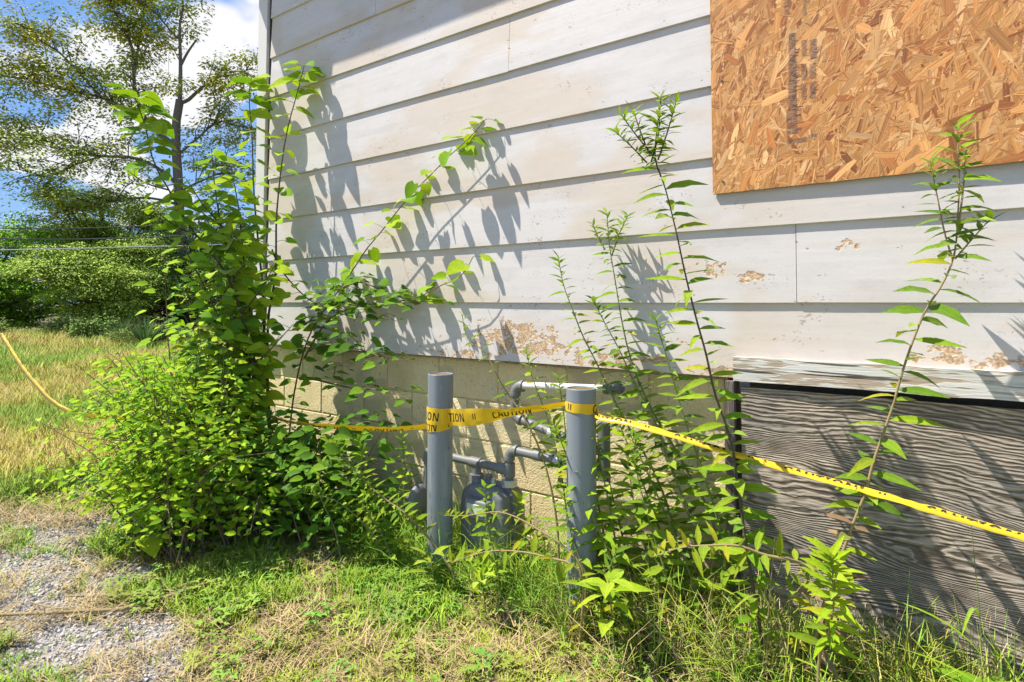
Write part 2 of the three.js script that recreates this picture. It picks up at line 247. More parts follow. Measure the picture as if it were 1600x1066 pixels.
// one lapped board from x0 to x1: its lower edge stands 12 mm proud of the board below
function lapBoard(x0, x1, y, seed, h = EXP + 0.03) {
  const n = Math.max(2, Math.round((x1 - x0) / 0.09)), pos = [], uv = [], idx = [];
  for (let i = 0; i <= n; i++) {
    const x = mix(x0, x1, i / n), w = (fbm(x * 1.3 + seed * 11, seed * 3.7, 3) - 0.5) * 0.005, d = (fbm(x * 0.9 + seed * 5, 8.1, 2) - 0.5) * 0.006, e = 0.0018;
    const ring = [[y + h, -0.0015 + w * 0.3], [y + e + d, 0.0125 + w], [y + d, 0.0125 + w - e], [y + d, -0.004], [y + h, -0.0095]];
    for (const [yy, z] of ring) { pos.push(x, yy, z); uv.push((x - TX0) / TXW, (yy - TY0) / TYH); }
  }
  for (let i = 0; i < n; i++) for (let j = 0; j < 5; j++) { const a = i * 5 + j, b = i * 5 + (j + 1) % 5; idx.push(a, b, a + 5, b, b + 5, a + 5); }
  for (const [s, f] of [[0, 1], [n * 5, 0]]) for (const [a, b, c] of [[0, 1, 2], [0, 2, 3], [0, 3, 4]]) idx.push(s + a, f ? s + c : s + b, f ? s + b : s + c);
  const g = new THREE.BufferGeometry(); g.setAttribute('position', new THREE.Float32BufferAttribute(pos, 3)); g.setAttribute('uv', new THREE.Float32BufferAttribute(uv, 2)); g.setIndex(idx);
  const f = g.toNonIndexed(); f.computeVertexNormals(); return f;
}
const joints = { 0: [-0.462], 4: [-1.731], 2: [1.3], [-1]: [1.9], 6: [-2.7] };
for (let k = -1; k <= 9; k++) {
  let a = WL; for (const j of [...(joints[k] || []), WR]) { part('siding_board', lapBoard(a, j - 0.0012, Y0 + EXP * k, k * 3 + a), paint, house); a = j + 0.0012; }
}
for (let k = -1; k <= 9; k++) { const g = lapBoard(-6.2, -0.06, Y0 + EXP * k, k + 40); g.rotateY(-Math.PI / 2); g.translate(-3.905, 0, 0); part('siding_board', g, paint, house); }   // round the corner
part('wall_core', box(6.30, 3.08, 0.12, -0.60, 2.466, -0.075), oldWood, house);
part('wall_core', box(0.1, 3.2, 6.0, -3.84, 2.46, -3.14), oldWood, house);
part('wall_core', box(6.30, 3.2, 0.12, -0.60, 2.46, -6.2), oldWood, house);
part('wall_core', box(0.1, 3.2, 6.0, 2.50, 2.46, -3.14), oldWood, house);
{ // corner board, with a dark open joint beside the siding
  const m = std([0.64, 0.62, 0.59], 0.6, { bumpMap: sidingBump, bumpScale: 0.002 });
  part('corner_board', rbox(0.108, 3.1, 0.024, -3.866, 2.46, 0.006, 0.003), m, house, 'grey-white corner board at the end of the siding');
  part('corner_board', rbox(0.022, 3.1, 0.11, -3.909, 2.46, -0.062, 0.003), m, house);
}
// eave above the wall (it shades the top of the wall), boxed return at its left end, roof
{
  const shingle = std([0.09, 0.085, 0.08], 0.95);
  part('soffit', box(7.0, 0.02, 0.40, -0.69, 3.915, 0.195), trimPaint, house);
  part('fascia', rbox(7.0, 0.19, 0.022, -0.69, 3.975, 0.403, 0.003), trimPaint, house);
  part('eave_return', rbox(0.46, 0.30, 0.40, -3.96, 3.935, 0.213, 0.004), trimPaint, house);
  const rise = Math.atan(0.45), len = 3.55 / Math.cos(rise);
  for (const s of [1, -1]) { const g = new THREE.BoxGeometry(7.1, 0.05, len); g.rotateX(s * rise); g.translate(-0.69, 4.08 + 3.55 * 0.45 / 2, -3.1 + s * 1.79); part('roof_slope', g, shingle, house); }
}
// boarded window: a sheet of strand board, strands drawn flake by flake
function strandBoard() {
  const S = 2048, r = rng(5), cv = document.createElement('canvas'), ch = document.createElement('canvas'); cv.width = ch.width = S; cv.height = ch.height = S;
  const c = cv.getContext('2d'), h = ch.getContext('2d'), sc = S / 1.9;
  c.fillStyle = '#b9803f'; c.fillRect(0, 0, S, S); h.fillStyle = '#707070'; h.fillRect(0, 0, S, S);
  const pal = [[194, 136, 76], [202, 145, 84], [188, 127, 66], [208, 155, 96], [180, 116, 58], [198, 140, 78], [168, 103, 48], [216, 168, 112], [191, 130, 68], [146, 82, 36]];
  for (let i = 0; i < 14500; i++) {
    const big = i < 5000 || i % 9 === 0, mid = i < 8500, L = (big ? 0.05 + 0.09 * r() : mid ? 0.03 + 0.08 * r() : 0.02 + 0.06 * r() * r()) * sc, w = (big ? 0.007 + 0.024 * r() : mid ? 0.003 + 0.009 * r() : 0.0014 + 0.0035 * r()) * sc;
    const a = (r() + r() + r() - 1.5) * 1.0 + (r() < 0.72 ? -1.05 : r() < 0.5 ? -1.75 : 0.1), x = r() * S, y = r() * S, p = pal[Math.min(9, Math.floor(Math.pow(r(), 1.15) * 10))], v = mid ? 0.90 + 0.18 * r() : 0.88 + 0.32 * r();
    c.save(); c.translate(x, y); c.rotate(a); h.save(); h.translate(x, y); h.rotate(a);
    const pts = []; const m = 5; for (let k = 0; k <= m; k++) pts.push([-L / 2 + L * k / m, -w / 2 * (0.72 + 0.4 * r()) * (k === 0 || k === m ? r() : 1)]); for (let k = m; k >= 0; k--) pts.push([-L / 2 + L * k / m, w / 2 * (0.72 + 0.4 * r()) * (k === 0 || k === m ? r() : 1)]);
    for (const g of [c, h]) { g.beginPath(); pts.forEach(([px, py], k) => k ? g.lineTo(px, py) : g.moveTo(px, py)); g.closePath(); }
    c.fillStyle = `rgb(${p[0] * v | 0},${p[1] * v | 0},${p[2] * v | 0})`; c.fill();
    const hv = 70 + 150 * r() | 0; h.fillStyle = `rgb(${hv},${hv},${hv})`; h.fill();
    c.clip(); const nl = Math.ceil(w / 2.6);                                   // wood grain inside the flake
    for (let k = 0; k < nl; k++) { const yy = -w / 2 + w * r(), d = r() < 0.5; c.strokeStyle = d ? `rgba(96,52,20,${0.12 + 0.22 * r()})` : `rgba(255,226,176,${0.10 + 0.2 * r()})`; c.lineWidth = 0.6 + r(); c.beginPath(); c.moveTo(-L / 2, yy); c.lineTo(L / 2, yy + (r() - 0.5) * w * 0.3); c.stroke(); }
    c.restore(); h.restore();
    if (r() < 0.24) { c.save(); c.translate(x, y); c.rotate(a); c.strokeStyle = `rgba(70,36,14,${0.25 + 0.4 * r()})`; c.lineWidth = 0.7 + r() * 1.3; c.beginPath(); c.moveTo(-L * 0.5 * r(), w / 2); c.lineTo(L * 0.5 * r(), w / 2 * (0.8 + 0.3 * r())); c.stroke(); c.restore(); }   // a dark gap beside it
  }
  for (let i = 0; i < 26; i++) { const x = r() * S, y = r() * S; c.fillStyle = `rgba(74,44,24,${0.4 + 0.4 * r()})`; c.beginPath(); c.ellipse(x, y, 3 + 6 * r(), 2 + 4 * r(), r() * 3, 0, 7); c.fill(); }
  // the worn mill stamp, read bottom to top; it is blurred beyond reading on the sheet
  const mark = (xm, ym, wm, hm, al) => { c.fillStyle = `rgba(74,52,50,${al * 0.5})`; c.fillRect(xm * sc, S - (ym + hm) * sc, wm * 0.85 * sc, hm * sc); for (let k = 0; k < 26; k++) if (r() < 0.8) { c.fillStyle = `rgba(58,40,42,${al * (0.5 + 0.5 * r())})`; const px = xm + wm * r() * 0.72, py = ym + hm * (k / 26); c.fillRect(px * sc, S - (py + hm / 24) * sc, wm * (0.2 + 0.5 * r()) * sc, hm / 24 * sc * (0.5 + 0.5 * r())); } };
  for (const [xm, ym, wm, hm, al] of [[0.268, 0.185, 0.042, 0.09, 0.75], [0.275, 0.27, 0.034, 0.10, 0.8], [0.278, 0.365, 0.032, 0.09, 0.8], [0.280, 0.45, 0.028, 0.10, 0.75], [0.268, 0.62, 0.02, 0.10, 0.5], [0.318, 0.30, 0.020, 0.06, 0.62], [0.320, 0.37, 0.020, 0.06, 0.62], [0.322, 0.455, 0.020, 0.06, 0.6], [0.345, 0.30, 0.024, 0.06, 0.68], [0.347, 0.37, 0.024, 0.055, 0.65], [0.350, 0.44, 0.026, 0.07, 0.75], [0.33, 0.60, 0.014, 0.09, 0.42], [0.268, 0.150, 0.075, 0.018, 0.72], [0.338, 0.163, 0.03, 0.012, 0.7]]) mark(xm, ym, wm, hm, al);
  const mk = (cc, s) => { const t = new THREE.CanvasTexture(cc); if (s) t.colorSpace = THREE.SRGBColorSpace; return t; };
  return [mk(cv, true), mk(ch, false)];
}
{
  const [ct, ht] = strandBoard(), face = std(0xffffff, 0.72, { map: ct, bumpMap: ht, bumpScale: 0.0010 }), edge = std([0.30, 0.17, 0.06], 0.9);
  const g = new THREE.BoxGeometry(1.9, 1.25, 0.0115, 60, 40, 1), p = g.attributes.position; const er = rng(8);
  for (let i = 0; i < p.count; i++) { const x = p.getX(i); p.setZ(i, p.getZ(i) + 0.004 * Math.sin(x * 1.7 + 0.6) * 0.6 + 0.006 * (x + 0.95)); if (p.getY(i) < -0.62) p.setY(i, -0.625 + 0.0016 * vn(x * 90, 3)); }
  g.attributes.uv.array.forEach((v, i, a) => { if (i % 2) a[i] = v * 1.25 / 1.9; }); g.computeVertexNormals();
  g.translate(-0.748 + 0.95, 1.614 + 0.625, 0.019);
  const b = part('window_board', g, [edge, edge, edge, edge, face, edge], house, 'orange-brown strand board screwed over the window');
  const sg = new THREE.CylinderGeometry(0.0045, 0.0045, 0.003, 10); sg.rotateX(Math.PI / 2); const sm = std([0.25, 0.22, 0.2], 0.45, { metalness: 0.8 });
  for (const [x, y] of [[-0.71, 1.66], [-0.71, 2.05], [-0.71, 2.5], [0.6, 1.66], [1.1, 1.66]]) { const m = part('screw', sg, sm, b); m.position.set(x, y, 0.0258 + 0.006 * (x + 0.75)); }
}
// foundation of painted concrete blocks
const blockTex = tex(1024, 1024, (x, y, o) => {
  const u = x / 1024 * 32, v = y / 1024 * 32, n = fbm(u / 6, v / 6, 4), f = vn(u * 7, v * 7), st = sstep(0.55, 0.7, fbm(u / 9 + 30, v / 4, 4));
  let r = 219 + (n - 0.5) * 30 + (f - 0.5) * 16, g = 201 + (n - 0.5) * 32 + (f - 0.5) * 16, b = 155 + (n - 0.5) * 36 + (f - 0.5) * 14; r = mix(r, 178, st * 0.5); g = mix(g, 166, st * 0.5); b = mix(b, 134, st * 0.5);
  const pit = sstep(0.86, 0.93, vn(u * 3.1, v * 3.1)) * 0.5; o[0] = mix(r, 150, pit); o[1] = mix(g, 138, pit); o[2] = mix(b, 112, pit);
});
const blockBump = tex(1024, 1024, (x, y, o) => { const u = x / 1024 * 32, v = y / 1024 * 32; o[0] = o[1] = o[2] = 255 * (0.45 * vn(u * 5, v * 5) + 0.35 * vn(u * 11, v * 11) + 0.2 * vn(u, v)) - 90 * sstep(0.86, 0.93, vn(u * 3.1, v * 3.1)); }, false);
{
  const zf = -0.058, mats = [0, 1, 2].map((i) => std([[1.1, 1.1, 1.1], [1.04, 1.04, 1.06], [1.1, 1.08, 1.03]][i], 0.9, { map: blockTex, bumpMap: blockBump, bumpScale: 0.0028 }));
  const f = new THREE.Group(); f.name = 'foundation'; house.add(f);
  part('mortar', box(3.12, 1.1, 0.16, -2.29, 0.36, zf - 0.0845), std([0.86, 0.84, 0.80], 0.95, { map: blockTex, bumpMap: blockBump, bumpScale: 0.008 }), f);
  part('mortar', box(1.5, 1.1, 0.16, 1.85, 0.36, zf - 0.092), mats[1], f);
  part('mortar', box(0.16, 1.1, 6.0, -3.80, 0.36, -3.2), mats[1], f);
  const r = rng(21);
  for (let c = 0; c < 5; c++) {
    const y = 0.908 - 0.2 * c - 0.1; let x = -3.85 - (c % 2 ? 0.2 : 0);
    for (; x < -0.75; x += 0.4) {
      const a = Math.max(x, -3.85), b = Math.min(x + 0.4, -0.735); if (b - a < 0.05) continue;
      const w = b - a - 0.008, hh = 0.192 + (c === 0 ? 0.004 : 0), g = new RoundedBoxGeometry(w, hh, 0.06, 1, 0.006), uo = r(), vo = r();
      g.attributes.uv.array.forEach((v, i, arr) => { arr[i] = i % 2 ? v * 0.2 + vo : v * 0.4 * (b - a) / 0.4 + uo; });
      const m = part('block', g, mats[Math.floor(r() * 3)], f); m.position.set((a + b) / 2, y + (r() - 0.5) * 0.003, zf - 0.03 + (r() - 0.5) * 0.004);
    }
    for (x = 1.25 + (c % 2 ? 0.2 : 0); x < 2.6; x += 0.4) { const m = part('block', rbox(0.389, 0.189, 0.06, 0, 0, 0, 0.006), mats[c % 3], f); m.position.set(x, y, zf - 0.03); }
  }
}
// weathered wood: growth rings cut lengthwise, bending round knots
function grainTex(w, h, mw, mh, knots, freq, dark, light, seed) {
  const H = new Float32Array(w * h);
  const ringAt = (X, Y) => {
    let f = Y + (fbm(X * 0.8 + seed, Y * 1.3, 2) - 0.5) * 0.20 + (fbm(X * 3.2, Y * 6 + seed, 3) - 0.5) * 0.045 + (fbm(X * 16, Y * 60 + seed, 3) - 0.5) * 0.016, k0 = 0;
    for (const [kx, ky, s] of knots) { const dx = (X - kx) / (s * 3.2), dy = (Y - ky) / s, q = Math.exp(-(dx * dx + dy * dy) * 0.5); f += Math.sign(Y - ky || 1) * -0.0 + s * 1.5 * q * (dy > 0 ? 1 : -1) * Math.min(1, Math.abs(dy)); k0 = Math.max(k0, Math.exp(-Math.pow((X - kx) / (s * 0.42), 2) - Math.pow((Y - ky) / (s * 0.3), 2))); }
    return [f, k0];
  };
  const col = tex(w, h, (x, y, o) => {
    const X = (x + 0.5) / w * mw, Y = (y + 0.5) / h * mh, [f, k0] = ringAt(X, Y), wv = f * freq + (fbm(X * 2, Y * 3 + 7, 2) - 0.5) * 2;
    const amp = 0.22 + 1.15 * fbm(X * 3.1 + 30, Y * 26, 4), s = 0.5 + 0.5 * Math.sin(wv * 6.283), ridge = clamp(1 - (1 - Math.pow(s, 0.7)) * amp * 1.25), fib = fbm(X * 22, Y * 300, 3), chk = sstep(0.73, 0.8, fbm(X * 3.5 + 9, f * 120, 3));
    let t = clamp(0.10 + 0.66 * ridge + 0.75 * (fib - 0.5)) * (1 - 0.75 * chk); t = mix(t, 0.05 + 0.2 * Math.abs(Math.sin(k0 * 14)), clamp(k0 * 1.4));
    H[y * w + x] = clamp(0.15 + 0.7 * ridge + 0.35 * (fib - 0.5) - 0.5 * chk - 0.25 * clamp(k0 * 1.3));
    const tint = (fbm(X * 3 + 4, Y * 4, 3) - 0.5) * 1.6 + (fbm(X * 9 + 1, Y * 3, 3) - 0.5) * 0.7; for (let c = 0; c < 3; c++) o[c] = mix(dark[c], light[c], t) * (1 + tint * 0.25 * (c === 0 ? 1 : c === 1 ? 0.9 : 0.75));
  });
  return [col, tex(w, h, (x, y, o) => { o[0] = o[1] = o[2] = 255 * H[y * w + x]; }, false)];
}
{
  const [pc, pb] = grainTex(1536, 1024, 1.5, 1.0, [[0.115, 0.80, 0.055], [0.10, 0.53, 0.06], [0.09, 0.36, 0.05], [0.62, 0.42, 0.075], [0.50, 0.70, 0.03], [0.95, 0.62, 0.07], [1.2, 0.3, 0.06]], 80, [88, 77, 66], [198, 184, 168], 3.3);
  const pm = std(0xffffff, 0.85, { map: pc, bumpMap: pb, bumpScale: 0.004 });
  const d = new THREE.Group(); d.name = 'crawlspace_hatch'; d.userData.label = 'grey weathered plywood hatch below the siding'; house.add(d);
  const g = new THREE.BoxGeometry(1.5, 1.0, 0.018); g.translate(0.75, 0, -0.009);
  const p = part('plywood_panel', g, pm, d); p.position.set(-0.655, 0.392, 0.034); p.rotation.y = 0.032; p.rotation.z = -0.006;
  // old white paint worn off along the grain, with long checks
  const flake = (X, Y) => [sstep(0.46, 0.58, 0.6 * fbm(X * 5, Y * 60, 4) + 0.4 * fbm(X * 20 + 4, Y * 140, 3)), sstep(0.66, 0.72, fbm(X * 2.6 + 8, Y * 95 + 1.4 * Math.sin(X * 3), 4)), fbm(X * 12, Y * 420, 3)];
  const hc = tex(2048, 128, (x, y, o) => { const [bare, chk, fib] = flake(x / 2048 * 2.1, y / 128 * 0.09), k = 1 - 0.55 * chk; for (let c = 0; c < 3; c++) o[c] = mix([205, 202, 194][c], [166, 146, 124][c], bare * 0.85) * k * (0.86 + 0.28 * fib); });
  const hb = tex(2048, 128, (x, y, o) => { const [bare, chk, fib] = flake(x / 2048 * 2.1, y / 128 * 0.09); o[0] = o[1] = o[2] = 190 - 70 * bare - 110 * chk + 60 * (fib - 0.5); }, false);
  const hg = new THREE.BoxGeometry(2.1, 0.086, 0.05, 60, 3, 2), hp = hg.attributes.position;
  for (let i = 0; i < hp.count; i++) { const x = hp.getX(i), y = hp.getY(i); if (y < -0.04) hp.setY(i, y + (fbm(x * 7, 2, 3) - 0.5) * 0.006); if (y > 0.04) hp.setY(i, y + (fbm(x * 9, 6, 3) - 0.5) * 0.005); }
  hg.computeVertexNormals();
  const hd = part('header_board', hg, std(0xffffff, 0.85, { map: hc, bumpMap: hb, bumpScale: 0.003 }), d, 'weathered board with flaking white paint above the hatch'); hd.position.set(0.374, 0.957, 0.022);
  const [jc, jb] = grainTex(128, 1024, 1.0, 0.06, [], 170, [92, 80, 72], [190, 176, 164], 5.5); for (const t of [jc, jb]) { t.rotation = Math.PI / 2; t.center.set(0.5, 0.5); }
  part('jamb', rbox(0.032, 1.0, 0.045, -0.694, 0.41, 0.012, 0.002), std(0xffffff, 0.88, { map: jc, bumpMap: jb, bumpScale: 0.003 }), d);
  part('crawlspace_back', box(2.0, 1.1, 0.03, 0.32, 0.36, -0.20), oldWood, d);
}
// ---------------------------------------------------------------- steel guard posts
const scuff = tex(512, 1024, (x, y, o) => {
  const u = x / 512, v = y / 1024, n = fbm(u * 6, v * 14, 4), s = sstep(0.63, 0.7, fbm(u * 10 + 3, v * 34, 4)), rust = sstep(0.78, 0.83, fbm(u * 44 + 7, v * 88, 3)), drip = sstep(0.6, 0.75, fbm(u * 40, v * 3 + 5, 3));
  let r = 150 + 22 * (n - 0.5), g = 156 + 22 * (n - 0.5), b = 160 + 22 * (n - 0.5); r = mix(r, 176, s * 0.6); g = mix(g, 178, s * 0.6); b = mix(b, 178, s * 0.6); r = mix(r, 138, drip * 0.3); g = mix(g, 140, drip * 0.3); b = mix(b, 138, drip * 0.3);
  o[0] = mix(r, 96, rust * 0.6); o[1] = mix(g, 74, rust * 0.6); o[2] = mix(b, 60, rust * 0.6);
});
const postPaint = std([0.72, 0.74, 0.77], 0.40, { map: scuff }), greyPaint = std([0.175, 0.18, 0.178], 0.5), galv = std([0.52, 0.53, 0.54], 0.4, { metalness: 0.5 }), brightSteel = std([0.62, 0.62, 0.62], 0.35, { metalness: 0.75 });
const concrete = std([0.44, 0.36, 0.28], 0.95, { map: blockTex, bumpMap: blockBump, bumpScale: 0.004 });
const BR = 0.057, POSTS = [[-1.909, 0.290, 0.878], [-1.183, 0.280, 0.872]];
POSTS.forEach(([x, z, h], i) => {
  const t = thing('steel_bollard', ['grey steel bollard in front of the gas meter, double wrapped with tape', 'grey steel bollard beside the tall weeds, single wrapped with tape'][i], 'bollard', null, [x, 0, z]);
  const pts = [[BR, -0.3], [BR, h - 0.003], [BR - 0.0012, h], [BR - 0.007, h], [BR - 0.0075, h - 0.012]].map(([a, b]) => new THREE.Vector2(a, b));
  const g = new THREE.LatheGeometry(pts, 48); part('pipe', g, postPaint, t).rotation.y = i * 2.2;
  const cg = new THREE.CylinderGeometry(BR - 0.0072, BR - 0.0072, 0.02, 32, 1); cg.translate(0, h - 0.0135, 0); part('concrete_fill', cg, concrete, t);
});

// ---------------------------------------------------------------- gas meter set
{
  const m = thing('gas_meter', 'grey gas meter with regulator and threaded pipes against the block foundation', 'gas meter');
  const Y = V(0, 1, 0);
  const rod = (name, a, b, r, mat = greyPaint, parent = m) => { const A = V(...a), B = V(...b), d = B.clone().sub(A), g = cyl(r, r, d.length(), 18); g.applyQuaternion(new THREE.Quaternion().setFromUnitVectors(Y, d.clone().normalize())); const c = A.add(B).multiplyScalar(0.5); g.translate(c.x, c.y, c.z); return part(name, g, mat, parent); };
  const elbow = (c, u, v, r = 0.021, mat = greyPaint) => {     // u, v: the two directions in which it opens
    const C = V(...c), U = V(...u).normalize(), W = V(...v).normalize(), k = 0.042, p = []; p.push(C.clone().addScaledVector(U, k)); for (let i = 1; i < 6; i++) { const t = i / 6; p.push(C.clone().addScaledVector(U, k * (1 - t) * (1 - t)).addScaledVector(W, k * t * t)); } p.push(C.clone().addScaledVector(W, k));
    const gs = [tube(p, r * 1.14, r * 1.14, 16, 12)];
    for (const d of [U, W]) { const g = cyl(r * 1.32, r * 1.32, 0.015, 18); g.applyQuaternion(new THREE.Quaternion().setFromUnitVectors(Y, d)); const q = C.clone().addScaledVector(d, k - 0.004); g.translate(q.x, q.y, q.z); gs.push(g); }
    return part('elbow', mergeGeometries(gs.map((g) => g.index ? g.toNonIndexed() : g)), mat, m);
  };
  const nut = (c, d, r, h, mat = greyPaint) => { const g = new THREE.CylinderGeometry(r, r, h, 6); g.applyQuaternion(new THREE.Quaternion().setFromUnitVectors(Y, V(...d).normalize())); g.translate(...c); const f = g.toNonIndexed(); f.computeVertexNormals(); return part('union_nut', f, mat, m); };
  const r = 0.0195, z = 0.12;
  // house line: out of the wall, along it, down to the regulator outlet
  rod('pipe', [-1.12, 0.852, -0.12], [-1.12, 0.852, z - 0.03], 0.017, std([0.62, 0.60, 0.56], 0.6));
  elbow([-1.12, 0.852, z], [0, 0, -1], [-1, 0, 0], 0.017);
  rod('pipe', [-1.15, 0.851, z], [-1.575, 0.832, z], 0.017, std([0.62, 0.60, 0.56], 0.6));
  elbow([-1.613, 0.830, z], [1, 0, 0], [0, -1, 0], r);
  rod('pipe', [-1.613, 0.80, z], [-1.618, 0.715, z], r);
  const dB = V(-1.15 + 1.62, 0.585 - 0.69, 0.02).normalize();
  elbow([-1.62, 0.690, z], [0, 1, 0], dB.toArray(), r);
  rod('pipe', [-1.59, 0.683, z], [-1.20, 0.598, z + 0.01], r);
  { const c = V(-1.62, 0.69, z).addScaledVector(dB, 0.2); rod('coupling', c.toArray(), c.clone().addScaledVector(dB, 0.05).toArray(), r * 1.25, galv); }
  rod('regulator_stem', [-1.165, 0.72, z + 0.01], [-1.165, 0.49, z + 0.01], 0.026, greyPaint);
  // meter outlet
  elbow([-1.638, 0.545, z + 0.01], [1, -0.02, 0], [0, -1, 0], r);
  rod('pipe', [-1.60, 0.544, z + 0.01], [-1.17, 0.528, z + 0.01], r);
  rod('coupling', [-1.50, 0.541, z + 0.01], [-1.455, 0.540, z + 0.01], r * 1.22);
  nut([-1.372, 0.535, z + 0.01], [1, -0.03, 0], 0.031, 0.035, galv); nut([-1.335, 0.534, z + 0.01], [1, -0.03, 0], 0.026, 0.02, galv);
  rod('pipe', [-1.638, 0.51, z + 0.01], [-1.638, 0.39, z + 0.01], r);
  rod('tee', [-1.638, 0.485, z + 0.01], [-1.638, 0.425, z + 0.01], r * 1.35); rod('tee', [-1.70, 0.455, z + 0.01], [-1.645, 0.454, z + 0.01], r * 1.3);
  rod('bypass_pipe', [-2.14, 0.464, z + 0.012], [-1.69, 0.455, z + 0.012], r);
  rod('coupling', [-1.86, 0.4585, z + 0.012], [-1.80, 0.4575, z + 0.012], r * 1.25);
  rod('pipe', [-1.826, 0.45, z + 0.01], [-1.826, 0.38, z + 0.01], r * 1.05);
  nut([-1.826, 0.392, z + 0.01], [0, 1, 0], 0.036, 0.03); nut([-1.638, 0.398, z + 0.01], [0, 1, 0], 0.036, 0.03, galv);
  // meter case: two pressed shells with a bolted flange between them, index box in front
  const sh = new THREE.Shape(); const P = [[-0.125, 0.02], [-0.135, 0.20], [-0.118, 0.285], [-0.07, 0.315], [0.07, 0.315], [0.118, 0.285], [0.135, 0.20], [0.125, 0.02], [0.075, -0.035], [-0.075, -0.035]];
  const spline = new THREE.CatmullRomCurve3(P.map(([a, b]) => V(a, b, 0)), true, 'catmullrom', 0.25).getPoints(48); sh.setFromPoints(spline.map((p) => new THREE.Vector2(p.x, p.y)));
  const shell = (d, b) => new THREE.ExtrudeGeometry(sh, { depth: d, bevelEnabled: true, bevelThickness: b, bevelSize: b * 0.75, bevelOffset: -b * 0.75, bevelSegments: 5, curveSegments: 1 });
  const body = part('meter_case', shell(0.10, 0.035), greyPaint, m); body.position.set(-1.735, 0.065, 0.078);
  const fl = new THREE.Shape(spline.map((p) => new THREE.Vector2(p.x * 1.075, (p.y - 0.14) * 1.06 + 0.14))); const flg = new THREE.ExtrudeGeometry(fl, { depth: 0.012, bevelEnabled: true, bevelThickness: 0.002, bevelSize: 0.002, bevelSegments: 1 }); flg.translate(0, 0, 0.06);
  part('flange', flg, greyPaint, body);
  const bolt = new THREE.CylinderGeometry(0.006, 0.006, 0.022, 6); bolt.rotateX(Math.PI / 2);
  for (let i = 0; i < 48; i += 4) { const p = spline[i], q = part('bolt', bolt, galv, body); q.position.set(p.x * 1.045, (p.y - 0.14) * 1.035 + 0.14, 0.07); }
  part('index_box', rbox(0.135, 0.085, 0.045, 0, 0.225, 0.15, 0.012, 2), greyPaint, body);
  const dial = part('index_window', rbox(0.095, 0.045, 0.006, 0, 0.228, 0.174, 0.002), std([0.55, 0.55, 0.5], 0.25), body); dial.userData.label = 'pale dial window on the meter front';
  part('cap', cyl(0.017, 0.017, 0.03, 14).translate(-0.02, 0.335, 0.05), greyPaint, body); part('cap', cyl(0.012, 0.012, 0.025, 14).translate(0.03, 0.33, 0.08), galv, body);
  // service regulator and valve on the riser
  const disc = new THREE.LatheGeometry([[0, -0.035], [0.05, -0.033], [0.066, -0.012], [0.074, -0.008], [0.074, 0.008], [0.066, 0.012], [0.045, 0.034], [0.022, 0.045], [0.022, 0.085], [0.016, 0.09], [0, 0.09]].map(([a, b]) => new THREE.Vector2(a, b)), 28);
  disc.rotateZ(Math.PI / 2); const reg = part('regulator', disc, greyPaint, m); reg.position.set(-2.165, 0.235, 0.16);
  rod('vent_stub', [-2.30, 0.175, 0.15], [-2.19, 0.185, 0.15], 0.017);
  rod('riser', [-2.14, -0.1, 0.135], [-2.14, 0.46, 0.132], r); elbow([-2.14, 0.464, 0.132], [1, 0, 0], [0, -1, 0], r);
  const vb = part('shutoff_valve', rbox(0.05, 0.045, 0.045, -2.245, 0.055, 0.16, 0.01, 2), galv, m); part('handle', rbox(0.02, 0.02, 0.05, -2.245, 0.06, 0.20, 0.004), brightSteel, vb);
  rod('pipe', [-2.245, -0.1, 0.16], [-2.245, 0.05, 0.16], 0.014);
}

// ---------------------------------------------------------------- caution tape
const tapeTex = (() => {
  const c = document.createElement('canvas'); c.width = 1024; c.height = 160; const g = c.getContext('2d');
  g.fillStyle = '#f0c400'; g.fillRect(0, 0, 1024, 160); g.fillStyle = '#1c1408'; g.font = 'bold 112px sans-serif'; g.textBaseline = 'middle'; g.textAlign = 'center';
  g.save(); g.translate(400, 84); g.scale(1.16, 1); g.transform(1, 0, -0.14, 1, 0, 0); g.fillText('CAUTION', 0, 0); g.restore();
  for (const x of [832, 866]) { g.beginPath(); g.moveTo(x + 8, 48); g.lineTo(x + 24, 48); g.lineTo(x + 14, 104); g.lineTo(x - 2, 104); g.fill(); }
  const r = rng(3); for (let i = 0; i < 300; i++) { g.fillStyle = `rgba(240,200,20,${0.2 + 0.5 * r()})`; g.fillRect(r() * 1024, r() * 160, 2 + 26 * r(), 1 + 2 * r()); }
  const t = new THREE.CanvasTexture(c); t.colorSpace = THREE.SRGBColorSpace; t.wrapS = THREE.RepeatWrapping; return t;
})();
const tapeMat = new THREE.MeshPhysicalMaterial({ map: tapeTex, roughness: 0.92, transmission: 0.22, thickness: 0, clearcoat: 0.6, clearcoatRoughness: 0.25 });
